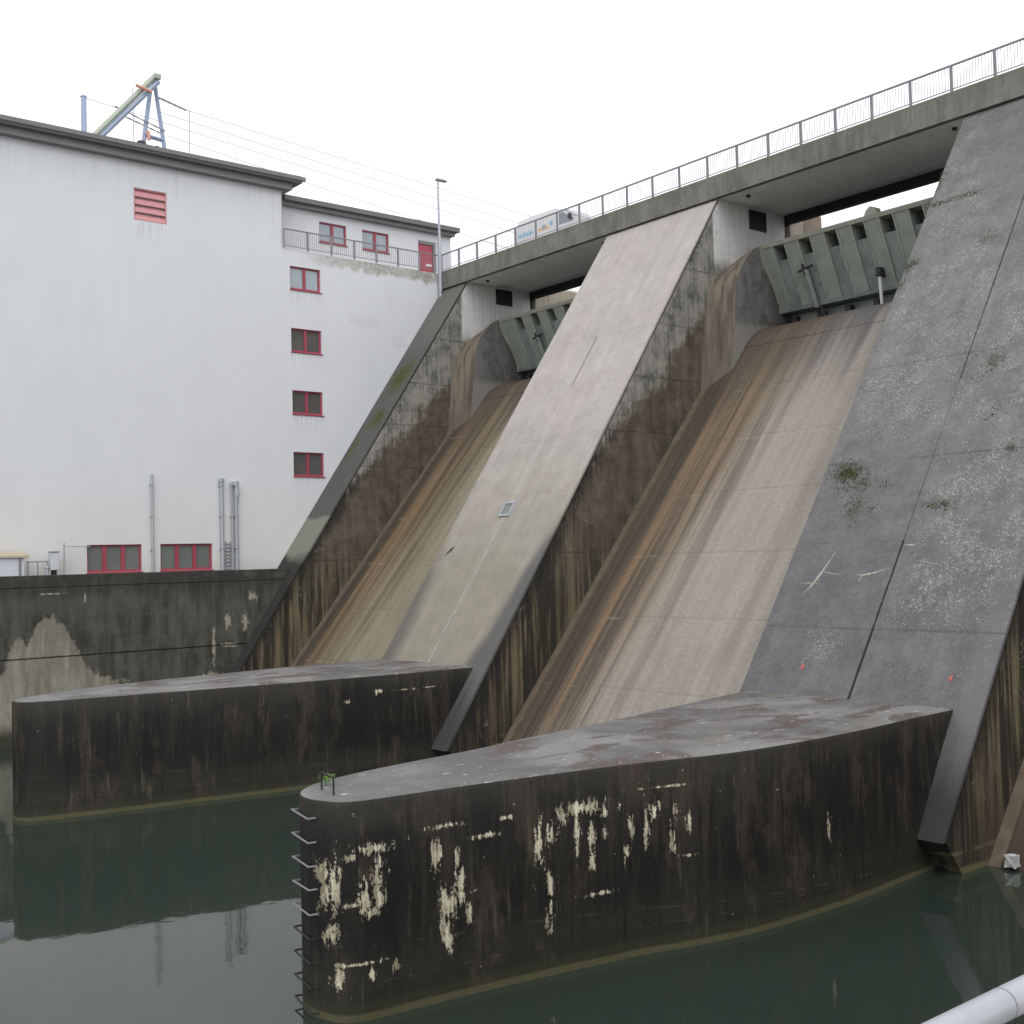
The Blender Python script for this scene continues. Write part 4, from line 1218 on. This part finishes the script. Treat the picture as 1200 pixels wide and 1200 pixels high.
# small weed at the nose
wv, wf = [], []
rn = random.Random(5)
for k in range(60):
    a = rn.uniform(0, 6.28)
    r_ = rn.uniform(0.02, 0.15)
    h = rn.uniform(0.05, 0.2)
    c_ = Vector((4.05 + r_ * math.cos(a), -0.02 + r_ * math.sin(a), 3.81 + h))
    t1 = Vector((math.cos(a), math.sin(a), rn.uniform(-0.3, 0.6))).normalized()
    t2 = Vector((-math.sin(a), math.cos(a), rn.uniform(-.3, .3)))
    s = rn.uniform(0.02, 0.045)
    k0 = len(wv)
    wv += [c_ - t1 * s, c_ + t2 * s * 0.5, c_ + t1 * s, c_ - t2 * s * 0.5]
    wf.append((k0, k0 + 1, k0 + 2, k0 + 3))
wd_ = thing('weed', 'small bright green weed growing on the nose of the nearest guide wall', 'plant', (4.05, -0.02, 3.8))
part('leaves', (wv, wf), MT['weed'], wd_)
part('stem', cat_geo([tube([(4.05, -0.02, 3.79), (4.05 + 0.12 * math.cos(q), -0.02 + 0.12 * math.sin(q), 4.0)], 0.006, 4) for q in (0.3, 1.7, 3.0, 4.4, 5.5)]), MT['weed'], wd_)

# drifting foam at the foot of the right bay
def lump(c_, s, seed):
    rr = random.Random(seed)
    bm = bmesh.new()
    bmesh.ops.create_cube(bm, size=1)
    bmesh.ops.subdivide_edges(bm, edges=bm.edges[:], cuts=2, use_grid_fill=True)
    for v in bm.verts:
        v.co = Vector((v.co.x * s[0], v.co.y * s[1], v.co.z * s[2])) * rr.uniform(0.85, 1.1) + Vector(c_)
    bm.verts.index_update()
    g = [tuple(v.co) for v in bm.verts], [tuple(v.index for v in f.verts) for f in bm.faces]
    bm.free()
    return g


tag(part('foam_block', lump((8.42, 16.55, 0.22), (0.26, 0.3, 0.3), 2), MT['foam']), 'white foam block washed up at the foot of the right-hand spillway', 'debris')

# ------------------------------------------------------------------ roof gantry, mast, wires
GX = -40.46
ga = thing('roof_gantry', 'pale blue A-frame cable gantry with a long slanting brace on the powerhouse roof', 'gantry', (GX, 15, 29.5))
ap = (GX, 15.2, 35.95)
def beam(a, b_, w): return tube([a, b_], w, 4)
part('leg', beam((GX, 15.1, 35.7), (GX, 14.25, 29.5), 0.13), MT['bluesteel'], ga)
part('leg', beam((GX, 15.3, 35.7), (GX, 16.2, 29.5), 0.13), MT['bluesteel'], ga)
part('brace', beam((GX + 0.5, 15.2, 35.95), (GX + 0.5, 9.75, 29.5), 0.16), MT['olive'], ga)
part('brace_flange', beam((GX + 0.52, 15.32, 35.6), (GX + 0.52, 10.02, 29.45), 0.13), MT['bluesteel'], ga)
part('head_beam', bbox(GX - 0.9, GX + 0.7, 15.02, 15.42, 35.7, 36.0, 0.04), MT['olive'], ga)
part('crossbar', beam((GX, 14.6, 32.55), (GX, 15.8, 32.45), 0.13), MT['bluesteel'], ga)
part('orange_sheath', tube([(GX + 0.75, 13.9, 35.0), (GX + 0.75, 14.8, 34.82)], 0.09, 8), MT['orange'], ga)
part('orange_sheath', tube([(GX + 0.3, 14.75, 32.7), (GX + 0.3, 14.8, 32.2)], 0.1, 8), MT['orange'], ga)
for (a, b_) in (((GX, 15.4, 34.95), (GX, 17.2, 34.55)), ((GX + 0.3, 15.4, 34.75), (GX + 0.3, 17.0, 34.4)), ((GX + 0.2, 12.9, 33.75), (GX + 0.2, 15.8, 32.95)), ((GX - .1, 13.4, 33.45), (GX - .1, 15.6, 32.9))):
    pts = [Vector(a).lerp(Vector(b_), k / 10) for k in range(11)]
    part('insulator', tube(pts, [0.03 if k % 2 else 0.05 for k in range(11)], 8), MT['cable'], ga)
part('drop_cable', tube([(GX + 0.4, 13.85, 34.95), (GX + 0.4, 13.9, 29.5)], 0.02, 5), MT['cable'], ga)
part('drop_cable', tube([(GX + 0.2, 17.3, 34.5), (GX + 0.2, 17.25, 31.8), (GX + 0.2, 17.6, 29.5)], 0.02, 5), MT['cable'], ga)
part('bushing', tube([(GX + 0.9, 14.1, 29.5), (GX + 0.9, 14.1, 31.4), (GX + 0.9, 14.1, 31.8)], [0.55, 0.5, 0.2], 9), MT['darkfe'], ga)
part('bushing', tube([(GX + 0.9, 15.0, 29.5), (GX + 0.9, 15.0, 31.4), (GX + 0.9, 15.0, 31.7)], [0.5, 0.36, 0.12], 9), MT['darkfe'], ga)
mast = thing('roof_mast', 'blue steel mast standing left of the gantry on the powerhouse roof', 'mast', (GX, 11.24, 29.5))
part('mast_pole', tube([(GX, 11.24, 29.5), (GX, 11.24, 33.95)], 0.16, 8), MT['bluesteel'], mast)
part('mast_cap', tube([(GX, 11.24, 33.95), (GX, 11.24, 34.05)], [0.19, 0.12], 8), MT['bluesteel'], mast)
vent = thing('roof_vent', 'tiny dark vent stub on the powerhouse roof edge right of the gantry', 'vent', (-36, 18.5, 29.5))
part('vent_stub', tube([(-36.0, 18.6, 29.5), (-36.0, 18.6, 29.95)], 0.06, 6), MT['darkfe'], vent)
part('vent_hood', tube([(-36.0, 18.6, 29.95), (-36.0, 18.6, 30.1)], [0.12, 0.04], 6), MT['darkfe'], vent)
wires = [((GX, 17.2, 34.55), (43.1, 32.66), 'topmost of the four thin power lines running right from the roof gantry'),
         ((GX + 0.4, 15.4, 33.9), (41.5, 31.78), 'second of the four thin power lines, just below the topmost one'),
         ((GX, 11.24, 33.93), (40.15, 31.08), 'third of the four thin power lines, starting at the roof mast'),
         ((GX + 0.5, 15.8, 32.6), (34.08, 30.47), 'lowest of the four thin power lines running right from the gantry')]
for a, e, lab in wires:
    a = Vector(a)
    k = 3.0
    end = Vector((a.x, a.y + (e[0] - a.y) * k, a.z + (e[1] - a.z) * k * 0.86))
    pts = []
    for q in range(25):
        t_ = q / 24
        p_ = a.lerp(end, t_)
        p_.z += -0.35 * 4 * t_ * (1 - t_) * (1.0 if 'third' not in lab else 0.6)
        pts.append(p_)
    tag(part('power_line', tube(pts, 0.017, 5), MT['cable']), lab, 'power line', 'power lines from the roof gantry')

# ------------------------------------------------------------------ street lamp
lp = thing('street_lamp', 'slim grey street lamp at the corner of terrace and road deck', 'street lamp', (-34.3, 30.62, 24.2))
part('pole', tube([(-34.28, 30.62, 23.3), (-34.28, 30.62, 25.6), (-34.28, 30.62, 31.2)], [0.1, 0.1, 0.055], 10), MT['galv'], lp, smooth=40)
part('base_sleeve', tube([(-34.28, 30.62, 24.35), (-34.28, 30.62, 27.4)], 0.13, 10), MT['galv'], lp, smooth=40)
part('lamp_head', bbox(-34.42, -34.14, 30.45, 31.25, 31.18, 31.34, 0.05), MT['galv'], lp)

# ------------------------------------------------------------------ van on the deck
vn = thing('van', 'white panel van with blue and orange lettering behind the deck railing', 'van', (-26.5, 34, 25.5))
ya, yb = 33.0, 35.0
prof = [(-29.75, 25.85), (-29.82, 26.6), (-29.75, 27.6), (-29.55, 27.86), (-28.5, 27.93), (-26.3, 27.9), (-25.75, 27.72), (-24.62, 27.05), (-23.55, 26.78), (-23.25, 26.5), (-23.2, 25.85)]
part('body', prism(prof, 'y', ya, yb), MT['van'], vn, smooth=25)
part('side_window', prism([(-25.95, 26.85), (-24.75, 26.85), (-24.78, 26.98), (-25.6, 27.5), (-25.95, 27.52)], 'y', ya - 0.01, ya + 0.05), MT['vanglass'], vn)
part('windscreen', ([(-25.68, ya + 0.12, 27.7), (-24.66, ya + 0.12, 27.09), (-24.66, yb - 0.12, 27.09), (-25.68, yb - 0.12, 27.7),
                     (-25.66, ya + 0.12, 27.74), (-24.63, ya + 0.12, 27.13), (-24.63, yb - 0.12, 27.13), (-25.66, yb - 0.12, 27.74)],
                    [(0, 1, 2, 3), (4, 5, 6, 7), (0, 1, 5, 4), (1, 2, 6, 5), (2, 3, 7, 6), (3, 0, 4, 7)]), MT['vanglass'], vn)
for x in (-28.4, -24.4):
    w_ = part('wheel', tube([(x, ya + 0.02, 25.85), (x, ya + 0.26, 25.85)], 0.35, 16), MT['tyre'], vn)
    part('rim', tube([(x, ya + 0.0, 25.85), (x, ya + 0.02, 25.85)], 0.2, 12), MT['galv'], w_)
    part('wheel', tube([(x, yb - 0.26, 25.85), (x, yb - 0.02, 25.85)], 0.35, 16), MT['tyre'], vn)
part('mirror', bbox(-25.0, -24.85, ya - 0.22, ya - 0.02, 26.95, 27.25, 0.03), MT['tyre'], vn)
dx = -29.6
part('blue_lettering', cat_geo([box(dx + 0.16 * k, dx + 0.16 * k + 0.13, ya - 0.008, ya + 0.02, 26.88, 27.06 + (0.08 if k in (0, 3, 6) else 0)) for k in range(9)]), MT['blue'], vn)
part('blue_emblem', box(-26.75, -26.5, ya - 0.008, ya + 0.02, 27.0, 27.25), MT['blue'], vn)
part('orange_emblem', cat_geo([box(-27.8, -27.45, ya - 0.008, ya + 0.02, 26.86, 27.05), box(-27.1, -26.85, ya - 0.008, ya + 0.02, 26.86, 27.05), box(-27.45, -27.1, ya - 0.008, ya + 0.02, 26.86, 26.92)]), MT['orangedec'], vn)
part('grey_emblem', box(-27.44, -27.11, ya - 0.008, ya + 0.02, 26.93, 27.18), MT['greydec'], vn)

# ------------------------------------------------------------------ things on the left bank
hut = thing('hut', 'small white hut with beige roof at the left edge behind the retaining wall', 'hut', (-33.9, 4.5, 7.7))
part('hut_wall', box(-34.2, -33.4, 2.4, 5.75, 7.68, 8.62), MT['hutwhite'], hut)
part('hut_roof', prism([(-34.28, 8.62), (-33.3, 8.62), (-33.3, 8.72), (-34.28, 8.95)], 'y', 2.2, 5.95), MT['roofbeige'], hut)
part('hut_post', box(-33.5, -33.38, 5.5, 5.62, 7.7, 8.6), MT['cornice'], hut)
br = thing('bank_railing', 'low grey railing between the hut and the meter box on the retaining wall', 'railing', (-33.7, 6.3, 7.7))
part('rail', tube([(-33.7, 5.95, 8.42), (-33.7, 6.95, 8.42)], 0.03, 6), MT['steel'], br)
for y in (6.0, 6.45, 6.9):
    part('post', tube([(-33.7, y, 7.7), (-33.7, y, 8.42)], 0.025, 6), MT['steel'], br)
mb = thing('meter_box', 'grey electrical box on a short post near the hut', 'electrical box', (-33.8, 7.2, 7.7))
part('box_body', bbox(-33.95, -33.65, 7.02, 7.42, 8.0, 8.85, 0.02), MT['hutwhite'], mb)
part('box_lid', bbox(-33.97, -33.62, 7.0, 7.44, 8.85, 8.9, 0.01), MT['steel'], mb)
part('box_foot', box(-33.86, -33.74, 7.1, 7.34, 7.7, 8.0), MT['darkfe'], mb)
sp = thing('standpipe', 'thin bent grey pipe leading to the left ground-floor window', 'pipe', (-33.9, 7.75, 7.7))
part('riser', tube([(-33.9, 7.75, 7.7), (-33.9, 7.75, 9.3)], 0.045, 8), MT['galv'], sp)
part('arm', tube([(-33.9, 7.75, 9.12), (-33.9, 8.98, 9.12), (-34.46, 9.02, 9.12)], 0.03, 6), MT['galv'], sp)
ib = thing('mooring_bollard', 'small grey bollard on the coping in front of the meter box', 'bollard', (-33.3, 6.75, 7.78))
part('bollard_shaft', tube([(-33.3, 6.75, 7.78), (-33.3, 6.75, 8.1)], 0.09, 9), MT['galv'], ib)
part('bollard_head', tube([(-33.3, 6.75, 8.1), (-33.3, 6.75, 8.13), (-33.3, 6.75, 8.2)], [0.09, 0.13, 0.1], 9), MT['galv'], ib)

# ------------------------------------------------------------------ bare trees behind the deck
def bare_tree(x, y, z0, h, seed, label):
    rr = random.Random(seed)
    t = thing('bare_tree', label, 'tree', (x, y, z0), 'bare trees beyond the deck')
    tr, br_ = [], []
    def grow(p, d, ln, r_, lev):
        q = p + d * ln
        (tr if lev < 1 else br_).append(tube([p, (p + q) / 2 + Vector((rr.uniform(-1, 1), rr.uniform(-1, 1), 0)) * ln * 0.05, q], [r_, r_ * 0.85, r_ * 0.65], 5, False))
        if lev >= 4:
            return
        for _ in range(3 if lev < 3 else 4):
            e = (d + Vector((rr.gauss(0, 0.5), rr.gauss(0, 0.5), rr.uniform(-0.1, 0.5)))).normalized()
            grow(p + d * ln * rr.uniform(0.55, 1.0), e, ln * rr.uniform(0.5, 0.75), r_ * 0.55, lev + 1)
    grow(Vector((x, y, z0)), Vector((0, 0, 1)), h * 0.38, h * 0.013, 0)
    part('trunk', cat_geo(tr), MT['wood'], t)
    part('branches', cat_geo(br_), MT['wood'], t)


for i, (x, y, h, lab) in enumerate(((-59.0, 50.0, 11.5, 'leftmost of the faint bare trees behind the deck railing, beside the terrace'),
                                    (-56.0, 54.5, 13.0, 'second faint bare tree from the left behind the deck railing'),
                                    (-52.5, 56.0, 14.0, 'third faint bare tree from the left, shortly before the van'),
                                    (-48.5, 59.0, 14.5, 'faint bare tree behind the tail of the white van'))):
    bare_tree(x, y, 22.5, h, 11 + i, lab)

# ------------------------------------------------------------------ handrail beside the camera
hr = thing('handrail', 'shiny round steel handrail in the bottom right corner', 'handrail', (22.47, -6, 6.05))
part('rail_tube', tube([(22.47, -20.0, 7.15), (22.47, 12.5, 7.15)], 0.026, 20), MT['galv'], hr, smooth=60)
for y in (-9.36, -9.2):
    part('weld_seam', tube([(22.47, y, 7.15), (22.47, y + 0.004, 7.15)], 0.0266, 20), MT['steel'], hr)
for k in range(8):
    y = -12.6 + k * 3.4 - 3.4
    part('rail_post', tube([(22.47, y, 6.05), (22.47, y, 7.13)], 0.022, 12), MT['galv'], hr, smooth=60)
part('knee_rail', tube([(22.47, -20.0, 6.6), (22.47, 12.5, 6.6)], 0.016, 10), MT['galv'], hr, smooth=60)
